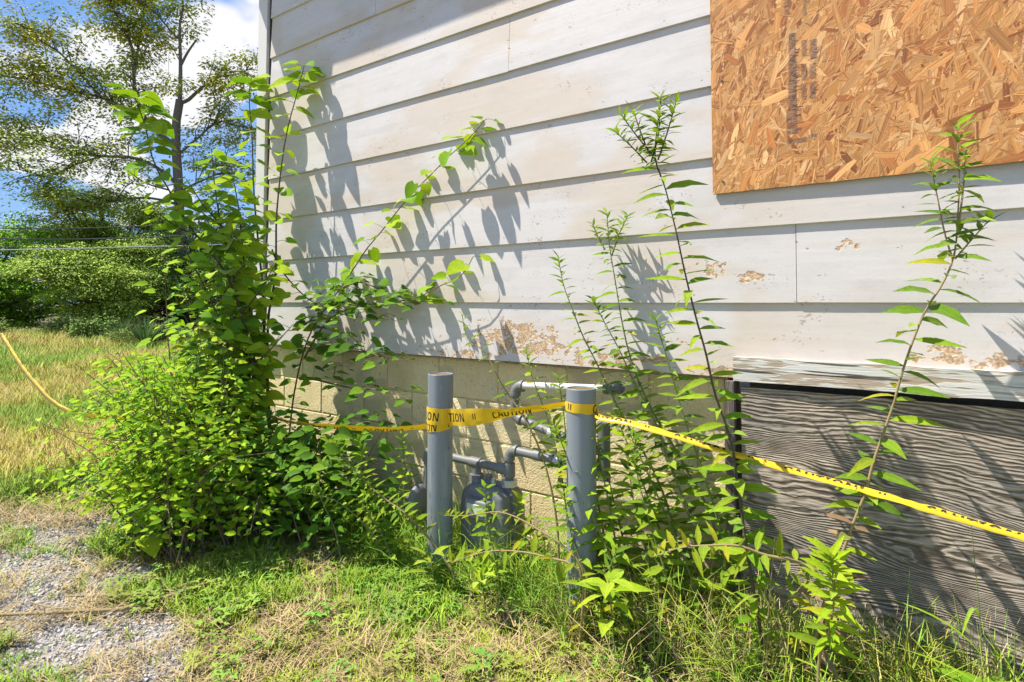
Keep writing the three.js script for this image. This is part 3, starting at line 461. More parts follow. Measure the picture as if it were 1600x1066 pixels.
// a ribbon through points; roll(t) turns it about its length, fold(t) gathers its width
function ribbon(pts, width, roll, u0 = 0, fold = () => 1, seg = 70) {
  const curve = new THREE.CatmullRomCurve3(pts.map((p) => p.isVector3 ? p : V(...p)), false, 'centripetal'), len = curve.getLength(), pos = [], uv = [], idx = [], M = 4, q = V(0, 0, 0), tg = V(0, 0, 0);
  for (let i = 0; i <= seg; i++) {
    const t = i / seg; curve.getPointAt(t, q); curve.getTangentAt(t, tg); const side = V(0, 1, 0).addScaledVector(tg, -tg.y).normalize(), out = tg.clone().cross(side).normalize();
    const a = roll(t), w = side.clone().multiplyScalar(Math.cos(a)).addScaledVector(out, Math.sin(a)), n = tg.clone().cross(w), f = fold(t);
    for (let j = 0; j <= M; j++) { const s = j / M - 0.5, c = (fbm(t * len * 26 + 3, j * 3.3, 2) - 0.5) * 0.007 + (1 - f) * 0.012 * (j % 2 ? 1 : -1), p = q.clone().addScaledVector(w, s * width * f).addScaledVector(n, c); pos.push(p.x, p.y, p.z); uv.push(u0 + t * len / 0.36, j / M); }
  }
  for (let i = 0; i < seg; i++) for (let j = 0; j < M; j++) { const a = i * (M + 1) + j, b = a + M + 1; idx.push(a, b, a + 1, b, b + 1, a + 1); }
  const g = new THREE.BufferGeometry(); g.setAttribute('position', new THREE.Float32BufferAttribute(pos, 3)); g.setAttribute('uv', new THREE.Float32BufferAttribute(uv, 2)); g.setIndex(idx); g.computeVertexNormals(); return g;
}
function wrapRound([px, pz], r, y0, y1, a0, a1, width, u0, fold = 1) {   // a band round a post from angle a0 to a1 (0 = towards +x), its height going from y0 to y1
  const n = 60, M = 4, pos = [], uv = [], idx = [];
  for (let i = 0; i <= n; i++) { const t = i / n, a = mix(a0, a1, t), y = mix(y0, y1, t); for (let j = 0; j <= M; j++) { const rr = r + (j % 2 ? 0.0012 * fbm(t * 20, j, 2) : 0); pos.push(px + Math.cos(a) * rr, y + (j / M - 0.5) * width + (fbm(t * 9, j * 2.2, 2) - 0.5) * 0.005, pz + Math.sin(a) * rr); uv.push(u0 + t * (a0 - a1) * r / 0.36, mix(0.5 - fold / 2, 0.5 + fold / 2, j / M)); } }
  for (let i = 0; i < n; i++) for (let j = 0; j < M; j++) { const a = i * (M + 1) + j, b = a + M + 1; idx.push(a, a + 1, b, b, a + 1, b + 1); }
  const g = new THREE.BufferGeometry(); g.setAttribute('position', new THREE.Float32BufferAttribute(pos, 3)); g.setAttribute('uv', new THREE.Float32BufferAttribute(uv, 2)); g.setIndex(idx); g.computeVertexNormals(); return g;
}
{
  const t = thing('caution_tape', 'yellow plastic caution tape strung round both bollards and past the hatch', 'caution tape');
  const [L, R] = POSTS, W = 0.076;
  part('tape_span', ribbon([...PATHS.tapeL.slice(0, 5), [L[0] - 0.06, 0.634, L[1] + 0.01]], W, (s) => 1.0 + 0.12 * Math.sin(s * 9), 0.15, (s) => 0.72 - 0.25 * sstep(0.2, 0, s)), tapeMat, t);
  part('tape_wrap', wrapRound(L, BR + 0.0025, 0.632, 0.662, Math.PI * 1.05, -0.25, 0.045, 0.3, 0.6), tapeMat, t);
  part('tape_wrap', wrapRound(L, BR + 0.0045, 0.700, 0.692, Math.PI * 1.5, 0.15, 0.072, 0.02, 1), tapeMat, t);
  part('tape_span', ribbon([[L[0] + BR + 0.004, 0.690, L[1] + 0.012], [-1.72, 0.707, 0.325], [-1.5, 0.748, 0.325], [-1.32, 0.788, 0.32], [R[0] - BR - 0.003, 0.806, R[1] + 0.012]], W, (s) => 0.1 + 1.0 * sstep(0.05, 0.95, s) + 0.1 * Math.sin(s * 14), 0.36, (s) => 1 - 0.42 * sstep(0.15, 0.8, s)), tapeMat, t);
  part('tape_wrap', wrapRound(R, BR + 0.0025, 0.808, 0.796, Math.PI * 1.02, -0.6, 0.036, 0.62, 0.55), tapeMat, t);
  part('tape_span', ribbon([[R[0] + 0.045, 0.792, R[1] - 0.03], ...PATHS.tapeR, [0.75, 0.545, 0.38], [1.5, 0.5, 0.4]], 0.042, (s) => -1.2 + 0.10 * Math.sin(s * 31) + 0.08 * Math.sin(s * 11), 0.1, (s) => 0.55 + 0.12 * Math.sin(s * 23), 150), tapeMat, t);
  const p = thing('caution_tape', 'yellow plastic tape running from a grey post into the leafy shrub', 'caution tape');
  part('tape_span', ribbon([...PATHS.tapeP, [-4.0, 0.575, 1.0], [-3.6, 0.56, 0.8], [-3.2, 0.585, 0.55]], W, (s) => 1.22 + 0.15 * Math.sin(s * 12), 0.4, () => 0.2), tapeMat, p);
  part('tape_wrap', wrapRound([-5.88, 0.955], 0.026, 0.975, 0.965, 4.2, -1.9, 0.05, 0, 1), tapeMat, p);
  const s = thing('stake', 'slim grey metal stake holding the tape at the edge of the drive', 'stake', null, [-5.88, 0, 0.955]);
  part('shaft', cyl(0.022, 0.022, 1.3, 16).translate(0, 0.38, 0), galv, s); part('cap', new THREE.SphereGeometry(0.024, 16, 8, 0, 6.3, 0, 1.57).translate(0, 1.03, 0), galv, s);
}
// ---------------------------------------------------------------- leaves
// templates run along +z (length 1) with the upper side facing +y; half(v) is the half width at v, back(v) shifts the margins backwards, droop bends the tip
function leafShape(half, rows, { back = () => 0, droop = 0.25, cup = 0.28, wave = 0 } = {}) {
  const pos = [], uv = [], idx = [];
  for (let i = 0; i <= rows; i++) { const v = i / rows, w = half(v), y = -droop * v * v, wv = wave * Math.sin(i * 2.4); for (const s of [-1, 0, 1]) { pos.push(s * w, y + (s ? cup * w + wv * w : 0), v - (s ? back(v) : 0)); uv.push(0.5 + s * w, v); } }
  for (let i = 0; i < rows; i++) for (let s = 0; s < 2; s++) { const a = i * 3 + s, b = a + 3; idx.push(a, b, a + 1, b, b + 1, a + 1); }
  const g = new THREE.BufferGeometry(); g.setAttribute('position', new THREE.Float32BufferAttribute(pos, 3)); g.setAttribute('uv', new THREE.Float32BufferAttribute(uv, 2)); g.setIndex(idx); g.computeVertexNormals(); return g;
}
const heartHalf = (v) => v >= 1 ? 0.002 : 0.43 * Math.pow(Math.sin(Math.PI * Math.pow(v * 0.96 + 0.04, 0.60)), 0.85), lanceHalf = (v) => Math.max(0.004, 0.115 * Math.pow(Math.sin(Math.PI * Math.pow(clamp(v * 0.97 + 0.02), 0.8)), 1.1)), ovateHalf = (v) => v >= 1 ? 0.003 : 0.27 * Math.sin(Math.PI * Math.pow(v * 0.97 + 0.03, 0.66));
const heartBack = (v) => 0.14 * Math.pow(1 - v, 3);
const HEART = [leafShape(heartHalf, 6, { back: heartBack, droop: 0.16, cup: 0.22 }), leafShape(heartHalf, 6, { back: heartBack, droop: 0.3, cup: 0.12, wave: 0.06 }), leafShape(heartHalf, 6, { back: heartBack, droop: 0.08, cup: 0.36 })];
const LANCE = [leafShape(lanceHalf, 5, { droop: 0.18, cup: 0.35 }), leafShape(lanceHalf, 5, { droop: 0.42, cup: 0.25 }), leafShape(lanceHalf, 5, { droop: 0.05, cup: 0.3 }), leafShape((v) => lanceHalf(v) * 1.5, 5, { droop: 0.3, cup: 0.3, wave: 0.12 })];
const OVATE = [leafShape(ovateHalf, 4, { back: (v) => 0.05 * (1 - v), droop: 0.14, cup: 0.3 }), leafShape(ovateHalf, 4, { droop: 0.26, cup: 0.18 }), leafShape((v) => ovateHalf(v) * 0.85, 4, { droop: 0.12, cup: 0.4 })];
const veinTex = tex(128, 256, (x, y, o) => {
  const u = x / 128 - 0.5, v = y / 256, mid = Math.exp(-Math.pow(u / 0.012, 2)), q = (v - Math.abs(u) * 0.8) * 9, side = Math.exp(-Math.pow((q - Math.round(q)) / 0.07, 2)) * 0.5, n = fbm(u * 22, v * 22, 3) - 0.5, k = clamp(mid * 0.8 + side * 0.5);
  o[0] = mix(232, 255, k) + n * 60; o[1] = mix(232, 255, k) + n * 46; o[2] = mix(222, 235, k) + n * 30;
});
const leafMat = (r, g, b, tr = 0.38) => new THREE.MeshPhysicalMaterial({ color: lin(r, g, b), map: veinTex, roughness: 1, transmission: tr, thickness: 0, specularIntensity: 0.35, side: THREE.DoubleSide });
const SPRING = [leafMat(0.31, 0.50, 0.012), leafMat(0.39, 0.57, 0.014), leafMat(0.21, 0.41, 0.012), leafMat(0.46, 0.61, 0.02)], GREEN = [leafMat(0.16, 0.33, 0.014), leafMat(0.12, 0.28, 0.014), leafMat(0.22, 0.41, 0.015), leafMat(0.10, 0.23, 0.016)];
const ROD = [leafMat(0.26, 0.41, 0.018), leafMat(0.20, 0.34, 0.018), leafMat(0.34, 0.48, 0.02), leafMat(0.15, 0.28, 0.016)], YELLOWED = [leafMat(0.46, 0.45, 0.02), leafMat(0.36, 0.45, 0.02), leafMat(0.29, 0.42, 0.02)], WITHERED = [std([0.20, 0.12, 0.06], 0.95), std([0.27, 0.18, 0.09], 0.95)];
const tintedLeaf = new THREE.MeshPhysicalMaterial({ color: lin(1, 1, 1), vertexColors: true, roughness: 1, transmission: 0.38, thickness: 0, specularIntensity: 0.35, side: THREE.DoubleSide });
const stemGreen = std([0.16, 0.21, 0.05], 0.7), stemBrown = std([0.16, 0.11, 0.065], 0.85), stemTan = std([0.30, 0.22, 0.10], 0.8), stemPurple = std([0.085, 0.07, 0.045], 0.75), darkBark = std([0.075, 0.06, 0.05], 0.95);
const _x = V(0, 0, 0), _y = V(0, 0, 0), _z = V(0, 0, 0);
function leafMatrix(p, dir, up, size) { _z.copy(dir).normalize(); _x.crossVectors(up, _z); if (_x.lengthSq() < 1e-6) _x.set(1, 0, 0); _x.normalize(); _y.crossVectors(_z, _x); return new THREE.Matrix4().makeBasis(_x, _y, _z).scale(V(size, size, size)).setPosition(p); }
// collects leaf-like copies of small templates in one geometry, each with its own colour
class Heap {
  constructor() { this.p = []; this.n = []; this.c = []; this.i = []; }
  add(g, m, c) {
    const b = this.p.length / 3, P = g.attributes.position.array, N = g.attributes.normal.array, e = m.elements;
    for (let k = 0; k < P.length; k += 3) {
      const x = P[k], y = P[k + 1], z = P[k + 2], nx = N[k], ny = N[k + 1], nz = N[k + 2];
      this.p.push(e[0] * x + e[4] * y + e[8] * z + e[12], e[1] * x + e[5] * y + e[9] * z + e[13], e[2] * x + e[6] * y + e[10] * z + e[14]);
      const a = e[0] * nx + e[4] * ny + e[8] * nz, d = e[1] * nx + e[5] * ny + e[9] * nz, f = e[2] * nx + e[6] * ny + e[10] * nz, l = 1 / (Math.hypot(a, d, f) || 1); this.n.push(a * l, d * l, f * l); this.c.push(c[0], c[1], c[2]);
    }
    for (const k of g.index.array) this.i.push(b + k);
  }
  build() { const g = new THREE.BufferGeometry(); g.setAttribute('position', new THREE.Float32BufferAttribute(this.p, 3)); g.setAttribute('normal', new THREE.Float32BufferAttribute(this.n, 3)); g.setAttribute('color', new THREE.Float32BufferAttribute(this.c, 3)); g.setIndex(this.i); return g; }
}
// leaves of one plant: the 300 that show largest become parts of their own, the rest one mass
function setLeaves(t, list, mats, most = 300) {
  const eye = camera.position; for (const l of list) l.k = l.size / l.p.distanceTo(eye) * (l.show ?? 1);
  list.sort((a, b) => b.k - a.k); const heap = new Heap();
  list.forEach((l, i) => {
    const m = leafMatrix(l.p, l.dir, l.up, l.size), mat = (l.mats || mats)[Math.floor(l.tone * (l.mats || mats).length)];
    if (i < most) { const o = part('leaf', l.g, mat, t); o.matrixAutoUpdate = true; m.decompose(o.position, o.quaternion, o.scale); } else { const c = mat.color; heap.add(l.g, m, [c.r, c.g, c.b]); }
  });
  if (heap.p.length) part('foliage', heap.build(), tintedLeaf, t).userData.kind = 'stuff';
}
const pathOf = (p) => new THREE.CatmullRomCurve3(p.map((q) => q.isVector3 ? q : V(...q)), false, 'centripetal');
const around = (T, a, r) => { const s = V(0.31, 0.2, 0.9).cross(T).normalize(), c = T.clone().cross(s); return s.multiplyScalar(Math.cos(a)).addScaledVector(c, Math.sin(a)); };
const pick = (a, r) => a[Math.floor(r() * a.length)];

// tall wild saplings at the corner of the house: rods with broad heart-shaped leaves turned to the sun
function broadLeaves(list, petioles, path, r, { from = 0, to = 1, step = 0.055, size = [0.07, 0.13], tipBig = 0, mats, sunny = 0.75, hang = 0 }) {
  const c = pathOf(path), len = c.getLength(); let a = r() * 6;                 // path runs from the tip down
  for (let s = from * len; s < to * len; s += step * (0.7 + 0.6 * r())) {
    a += 2.4 + (r() - 0.5) * 0.8; const t = s / len, p = c.getPointAt(t), T = c.getTangentAt(t), o = around(T, a, r), L = (mix(size[0], size[1], r()) + tipBig * Math.exp(-t * 9)) * (s < 0.02 ? 0.7 : 1);
    const d = V(o.x, o.y * 0.4 + 0.15, o.z).normalize(), pl = 0.025 + 0.04 * r(), q = p.clone().addScaledVector(d, pl); petioles.push([p, p.clone().addScaledVector(d, pl * 0.5).add(V(0, 0.006, 0)), q]);
    const up = V(0.2 + (r() - 0.5) * 0.9, 1, 1.0 * sunny + (r() - 0.5) * 0.9); d.y = r() < hang ? -1.4 : 0.08 - 0.42 * r();
    list.push({ g: pick(HEART, r), p: q, dir: d, up, size: L, tone: r(), mats });
  }
}
{
  const r = rng(31), t = thing('mulberry_sapling', 'tall leafy sapling of several rods rising at the house corner', 'sapling');
  const list = [], pet = [], P = PATHS;
  for (const [k, o] of [['M1', { to: 0.05, step: 0.018, size: [0.10, 0.15], bare: 1 }], ['M2s', { to: 0.05, step: 0.018, size: [0.10, 0.15], bare: 1 }], ['M3', { to: 0.15, step: 0.032, size: [0.11, 0.155], bare: 1 }], ['M1', { tipBig: 0.07, to: 0.55, step: 0.05, size: [0.05, 0.095] }], ['M2s', { tipBig: 0.08, to: 0.6, step: 0.045, size: [0.06, 0.11] }], ['M3', { tipBig: 0.05, to: 0.66, step: 0.03, size: [0.08, 0.13] }], ['M4', { to: 0.7, step: 0.022, size: [0.08, 0.13] }], ['M5', { to: 0.75, step: 0.026, size: [0.06, 0.10] }], ['M7', { to: 0.7, step: 0.022, size: [0.08, 0.13] }], ['M6', { step: 0.06, size: [0.05, 0.08] }]]) {
    broadLeaves(list, pet, P[k], r, o); if (o.bare) continue;
    part('stem', tube(P[k], 0.0025, k === 'M6' ? 0.005 : 0.011, 7), stemPurple, t);
    if ('M3M4M5M7'.includes(k)) for (let i = 0; i < 5; i++) {                  // side shoots
      const c = pathOf(P[k]), u = 0.18 + 0.5 * (i + r() * 0.8) / 5, p = c.getPointAt(u), d = around(c.getTangentAt(u), r() * 6.3, r), q = p.clone().addScaledVector(d, 0.18 + 0.2 * r()).add(V(0, 0.16 + 0.12 * r(), 0)), path = [q, p.clone().lerp(q, 0.5).add(V(0, -0.02, 0)), p];
      part('branch', tube(path, 0.002, 0.005, 6), stemPurple, t); broadLeaves(list, pet, path, r, { to: 0.85, step: 0.034, size: [0.055, 0.10] });
    }
  }
  part('petiole', mergeGeometries(pet.map((p) => tube(p, 0.0016, 0.0012, 4, 3))), stemGreen, t).userData.kind = 'stuff';
  setLeaves(t, list, SPRING);
}
{
  const r = rng(47), t = thing('wall_climber', 'green vine with heart leaves reaching diagonally up the white siding', 'vine');
  const list = [], pet = [], P = PATHS;
  for (const [k, o] of [['V1', { to: 0.08, step: 0.022, size: [0.08, 0.12] }], ['V1', { from: 0.08, to: 0.5, step: 0.04, size: [0.06, 0.11], hang: 0.45 }], ['V1', { from: 0.45, to: 0.9, step: 0.036, size: [0.05, 0.09], mats: GREEN }], ['V2', { step: 0.045, size: [0.06, 0.11], tipBig: 0.02 }], ['V3', { step: 0.055, size: [0.06, 0.10], mats: GREEN }], ['V4', { step: 0.045, size: [0.05, 0.09], mats: GREEN }], ['V5', { step: 0.04, size: [0.05, 0.085], mats: GREEN }]]) {
    if (!o.from) part('stem', tube(P[k], 0.002, 0.006, 7), stemBrown, t);
    broadLeaves(list, pet, P[k], r, { sunny: 0.55, ...o });
  }
  for (let i = 0; i < 14; i++) {                                                // leafy shoots where the vine leaves the thicket
    const p = V(-3.15 + 0.65 * r(), 0.75 + 0.62 * r(), 0.10 + 0.1 * r()), q = p.clone().add(V(0.15 + 0.25 * r(), 0.1 * r() - 0.02, 0.08 * r())), path = [q, p.clone().lerp(q, 0.5).add(V(0, 0.03, 0.02)), p];
    part('branch', tube(path, 0.0015, 0.003, 5), stemBrown, t); broadLeaves(list, pet, path, r, { step: 0.036, size: [0.04, 0.075], mats: GREEN, sunny: 0.5 });
  }
  part('petiole', mergeGeometries(pet.map((p) => tube(p, 0.0014, 0.001, 4, 3))), stemGreen, t).userData.kind = 'stuff';
  setLeaves(t, list, SPRING);
}
// a mound of arching, small-leaved shoots
function bush(name, label, seed, shoots, base, tips, o) {
  const r = rng(seed), t = thing(name, label, 'shrub'), list = [], stems = [];
  for (let i = 0; i < shoots; i++) {
    const b = base(r), e = tips(r, i), m = b.clone().lerp(e, 0.5).add(V((r() - 0.5) * 0.12, 0.10 + 0.12 * r(), (r() - 0.5) * 0.12)), path = [e, m, b], c = pathOf(path), len = c.getLength(); stems.push(tube(path, 0.0015, 0.0045, 5, 10));
    let a = r() * 6;
    for (let s = 0; s < len * o.cover; s += o.step * (0.6 + 0.8 * r())) {
      a += 2.2 + r(); const u = s / len, p = c.getPointAt(u), d = around(c.getTangentAt(u), a, r); d.y = d.y * 0.5 + 0.05; d.normalize(); const side = 0.02 + 0.10 * r() * o.spread; const q = p.clone().addScaledVector(d, side);
      if (q.z < 0.02 || q.y < 0.03) continue;
      const dd = V(d.x, 0.12 - 0.42 * r(), d.z);
      list.push({ g: pick(o.shapes, r), p: q, dir: dd, up: V(0.25 + (r() - 0.5) * 0.9, 1, 0.85 + (r() - 0.5) * 0.9), size: mix(o.size[0], o.size[1], r()), tone: r(), mats: o.pickMats?.(q, r) });
    }
  }
  stems.forEach((g) => part('stem', g, o.stem, t)); setLeaves(t, list, o.mats); return t;
}
bush('leafy_shrub', 'broad bright green shrub spilling over the gravel edge by the house corner', 61, 130,
  (r) => V(-3.15 + (r() - 0.5) * 0.7, 0, 0.78 + (r() - 0.5) * 0.5),
  (r, i) => { const a = r() * 6.283, k = 0.35 + 0.65 * Math.sqrt(r()), el = r() * 1.25; return V(-3.34 + Math.cos(a) * Math.cos(el * 0.9) * 0.88 * k, 0.10 + 0.92 * Math.sin(el) * (0.55 + 0.45 * k) + 0.05, 0.84 + Math.sin(a) * Math.cos(el * 0.9) * 0.55 * k); },
  { cover: 0.85, step: 0.0125, spread: 0.9, size: [0.020, 0.056], shapes: OVATE, mats: SPRING, stem: stemBrown, pickMats: (q, r) => r() < 0.14 ? GREEN : null });
bush('leafy_shrub', 'dark green thicket against the foundation left of the gas meter', 62, 46,
  (r) => V(-2.85 + (r() - 0.5) * 0.8, 0, 0.38 + (r() - 0.5) * 0.4),
  (r) => V(-2.80 + (r() - 0.5) * 1.05, 0.16 + 0.5 * r(), 0.42 + (r() - 0.5) * 0.55),
  { cover: 0.85, step: 0.022, spread: 0.9, size: [0.045, 0.085], shapes: [...OVATE, HEART[0]], mats: GREEN, stem: stemBrown });
bush('leafy_shrub', 'upright green shrub packed round the rods of the corner sapling', 63, 26,
  (r) => V(-3.3 + (r() - 0.5) * 0.4, 0, 0.55 + (r() - 0.5) * 0.35),
  (r) => V(-3.40 + (r() - 0.5) * 0.55, 0.75 + 0.72 * r(), 0.55 + (r() - 0.5) * 0.5),
  { cover: 0.7, step: 0.02, spread: 0.8, size: [0.045, 0.08], shapes: [...OVATE, HEART[1]], mats: GREEN, stem: stemBrown, pickMats: (q, r) => r() < 0.7 ? SPRING : null });

// goldenrod: a single stem set all round with narrow leaves
function rodLeaves(list, path, r, { from = 0, to = 1, step = 0.017, size = 0.085, tip = 0.5, mats, low }) {
  const c = pathOf(path), len = c.getLength(); let a = r() * 6;
  for (let s = from * len; s < to * len; s += step * (0.75 + 0.5 * r()) * mix(0.45, 1.15, clamp(s / 0.25))) {
    a += 2.4; const u = s / len, p = c.getPointAt(u), T = c.getTangentAt(u), o = around(T, a, r), L = size * mix(tip, 1, clamp(s / 0.28)) * (0.75 + 0.5 * r()) * (u > 0.8 ? 0.85 : 1), lift = mix(0.9, 0.12, clamp(s / 0.16));
    list.push({ g: pick(LANCE, r), p: p.clone(), dir: V(o.x, o.y * 0.5 + lift + (r() - 0.5) * 0.25, o.z), up: V(0.15 + (r() - 0.5) * 0.7, 1, 0.6 + (r() - 0.5) * 0.7), size: L, tone: r(), mats: low && u > low ? (r() < 0.5 ? WITHERED : YELLOWED) : r() < 0.05 + 0.12 * u ? YELLOWED : mats });
  }
}
function goldenrod(label, seed, paths, o = {}) {
  const r = rng(seed), t = thing('goldenrod', label, 'weed', null), list = [];
  paths.forEach(([path, extra], i) => { part(i ? 'branch' : 'stem', tube(path, 0.0015, i ? 0.003 : 0.0058, 6), o.stem || stemGreen, t); rodLeaves(list, path, r, { ...o, ...extra }); });
  setLeaves(t, list, o.mats || ROD); return t;
}
const P = PATHS, down = (p, x = 0, z = 0) => [...p, [p[p.length - 1][0] + x, gh(p[p.length - 1][0], p[p.length - 1][2]) - 0.02, p[p.length - 1][2] + z]];
goldenrod('tallest goldenrod, forked at the top, left of the boarded window', 101, [[down(P.Cc, 0.02), { step: 0.016, size: 0.112, from: 0.04 }], [P.C2, { step: 0.010, size: 0.06, tip: 0.75 }], [P.C3, { step: 0.010, size: 0.06, tip: 0.75 }], [[[-0.885, 1.86, 0.43], [-0.862, 1.78, 0.42], [-0.838, 1.70, 0.40]], { step: 0.011, size: 0.055, tip: 0.75 }], [P.Cc.slice(0, 4), { step: 0.010, size: 0.06, tip: 0.75 }], [[[-0.955, 1.80, 0.44], [-0.91, 1.755, 0.43], [-0.85, 1.68, 0.40]], { step: 0.011, size: 0.05, tip: 0.8 }], [[[-0.79, 1.84, 0.43], [-0.805, 1.76, 0.41], [-0.835, 1.68, 0.40]], { step: 0.011, size: 0.05, tip: 0.8 }]], { stem: stemPurple, mats: [ROD[2], SPRING[0], ROD[0], SPRING[2]] });
goldenrod('tall branched goldenrod in front of the plywood hatch', 102, [[down(P.Dd, -0.04, 0.02), { step: 0.0165, size: 0.115, low: 0.66 }], [P.D2, { step: 0.015, size: 0.095 }], [P.D3, { step: 0.017, size: 0.10 }], [[[0.03, 1.64, 0.15], [0.018, 1.52, 0.17], [0.005, 1.42, 0.18]], { step: 0.016, size: 0.075 }]], { stem: stemTan });
goldenrod('slim goldenrod leaning on the siding with a forked tip', 103, [[down(P.B), { step: 0.015, size: 0.088 }], [P.B2, { step: 0.011, size: 0.06, tip: 0.7 }], [[[-1.235, 1.53, 0.085], [-1.215, 1.48, 0.08], [-1.18, 1.42, 0.08]], { step: 0.011, size: 0.055, tip: 0.7 }]]);
goldenrod('slender unbranched goldenrod behind the single-wrapped bollard', 104, [[down(P.A), { step: 0.015, size: 0.082 }]]);
goldenrod('short goldenrod between the leaning pair behind the bollard', 105, [[down(P.E), { step: 0.015, size: 0.085 }]]);
goldenrod('goldenrod in front of the foundation just left of the hatch jamb', 106, [[down(P.F), { step: 0.015, size: 0.092 }]]);
goldenrod('thin curving goldenrod in front of the bare pipe elbows', 107, [[down(P.G), { step: 0.03, size: 0.07 }]], { stem: stemTan });
goldenrod('leafy goldenrod hiding the end of the upper pipe', 108, [[down(P.H), { step: 0.02, size: 0.085, to: 0.55 }], [P.H2, { step: 0.017, size: 0.08 }]]);
goldenrod('bowed goldenrod lying almost flat before the hatch', 109, [[P.I, { step: 0.02, size: 0.09, tip: 0.7 }], [[P.I[6], [-0.44, 0.3, 0.34], [-0.56, 0.03, 0.3]], { to: 0.3 }]], { stem: stemTan, mats: YELLOWED });
goldenrod('short bright goldenrod shoot at the foot of the hatch', 110, [[down(P.J), { step: 0.0075, size: 0.085, tip: 0.8, to: 0.5 }]], { mats: [SPRING[1], SPRING[3]], stem: stemTan });
goldenrod('arching yellow-green sprig in front of the gas meter', 111, [[down(P.M), { step: 0.017, size: 0.05, tip: 0.8, to: 0.6 }]], { stem: stemTan, mats: YELLOWED });
goldenrod('low sprig with yellow leaves across the foot of the bollards', 112, [[down(P.M2), { step: 0.022, size: 0.07, tip: 0.9 }]], { stem: stemTan, mats: YELLOWED });
goldenrod('leafy goldenrod arching away from the foot of the double-wrapped bollard', 113, [[down(P.N), { step: 0.010, size: 0.075, tip: 0.6, to: 0.7 }]], { stem: stemTan });
goldenrod('small goldenrod sprawling over the grass beside the dark thicket', 114, [[down(P.N2), { step: 0.011, size: 0.07, tip: 0.6 }]]);
{ // more stems of the same stand between bollard and hatch
  const r = rng(120), spots = [[-1.02, 0.24], [-0.90, 0.20], [-0.80, 0.26], [-0.96, 0.30], [-0.72, 0.20], [-1.10, 0.18], [-0.84, 0.12], [-1.05, 0.11], [-1.13, 0.13], [-1.09, 0.22], [-0.93, 0.36], [-1.06, 0.34], [-1.42, 0.12], [-1.50, 0.36], [-2.05, 0.42], [-2.2, 0.30], [-2.32, 0.50], [-2.45, 0.36], [-2.1, 0.16]];
  spots.forEach(([x, z], i) => {
    const h = i === 8 ? 0.78 : (i < 10 ? 0.50 : i < 12 ? 0.30 : 0.30) + 0.26 * r(), lx = -0.10 - 0.20 * r(), path = [[x + lx * (h / 0.6), h, z + 0.05 * r()], [x + lx * 0.75, h * 0.66, z + 0.03 * r()], [x + lx * 0.3, h * 0.33, z], [x, gh(x, z) - 0.02, z]];
    const t = goldenrod(i < 12 ? 'young goldenrod of the stand between bollard and hatch' : 'young goldenrod in the weeds about the gas meter', 130 + i, [[path, { step: 0.016, size: 0.08 + 0.025 * r(), to: 0.95 }]], { mats: i % 3 ? ROD : SPRING }); t.userData.group = i < 12 ? 'young goldenrod between bollard and hatch' : 'young goldenrod about the gas meter';
  });
}
// single broad-leaved weeds
function rosette(name, label, at, leaves, size, shapes, mats, seed, tilt = 0.35) {
  const r = rng(seed), t = thing(name, label, 'weed'), list = [], st = []; const top = V(...at), foot = V(at[0] + 0.02, gh(at[0], at[2]) - 0.01, at[2] - 0.01); part('stem', tube([top, top.clone().lerp(foot, 0.5), foot], 0.002, 0.003, 6), stemGreen, t);
  for (let i = 0; i < leaves; i++) { const a = i * 2.4 + r() * 0.5, d = V(Math.cos(a), tilt - 0.5 * r() * tilt, Math.sin(a)), p = top.clone().add(V(0, -0.012 * i * r(), 0)); list.push({ g: pick(shapes, r), p: p.addScaledVector(d, 0.012), dir: d, up: V((r() - 0.5) * 0.4, 1, (r() - 0.5) * 0.4), size: size * (0.7 + 0.5 * r()), tone: r() }); }
  setLeaves(t, list, mats);
}
rosette('broadleaf_weed', 'bright weed with pointed leaves beside the single-wrapped bollard', [-0.955, 0.285, 0.5], 13, 0.12, [LANCE[3], LANCE[1], OVATE[2]], [SPRING[1], SPRING[3], SPRING[0]], 201, 0.15);
rosette('broadleaf_weed', 'broad five-leaved weed in the long grass below the hatch', [0.045, 0.20, 0.33], 6, 0.115, OVATE, [SPRING[0], SPRING[2], SPRING[1]], 202, 0.35);
rosette('broadleaf_weed', 'yellow-green seedling at the foot of the double-wrapped bollard', [-1.80, 0.15, 0.46], 9, 0.10, [LANCE[3], LANCE[0]], [SPRING[3], YELLOWED[1]], 203, 0.7);
rosette('broadleaf_weed', 'leafy seedling in the grass midway between the bollards', [-1.48, 0.17, 0.52], 10, 0.09, [LANCE[3], LANCE[2]], SPRING, 204, 0.8);
rosette('broadleaf_weed', 'large pale leaf hanging under the gravel-side shrub', [-3.05, 0.13, 1.04], 3, 0.13, [HEART[1]], [SPRING[3]], 205, -0.3);
// ---------------------------------------------------------------- trees, shrubs and wires beyond the field
const FAR = [(() => { const g = new THREE.BufferGeometry(); g.setAttribute('position', new THREE.Float32BufferAttribute([0, 0, 0, -0.26, 0.05, 0.5, 0.26, 0.05, 0.5, 0, -0.12, 1], 3)); g.setIndex([0, 1, 2, 1, 3, 2]); g.computeVertexNormals(); return g; })()];
const bark = std([0.17, 0.145, 0.125], 0.95, { bumpMap: dirtBump, bumpScale: 0.03 });
const farLeaf = std([1, 1, 1], 0.9, { vertexColors: true, side: THREE.DoubleSide });
const rv = (r) => V(r() - 0.5, r() - 0.5, r() - 0.5);
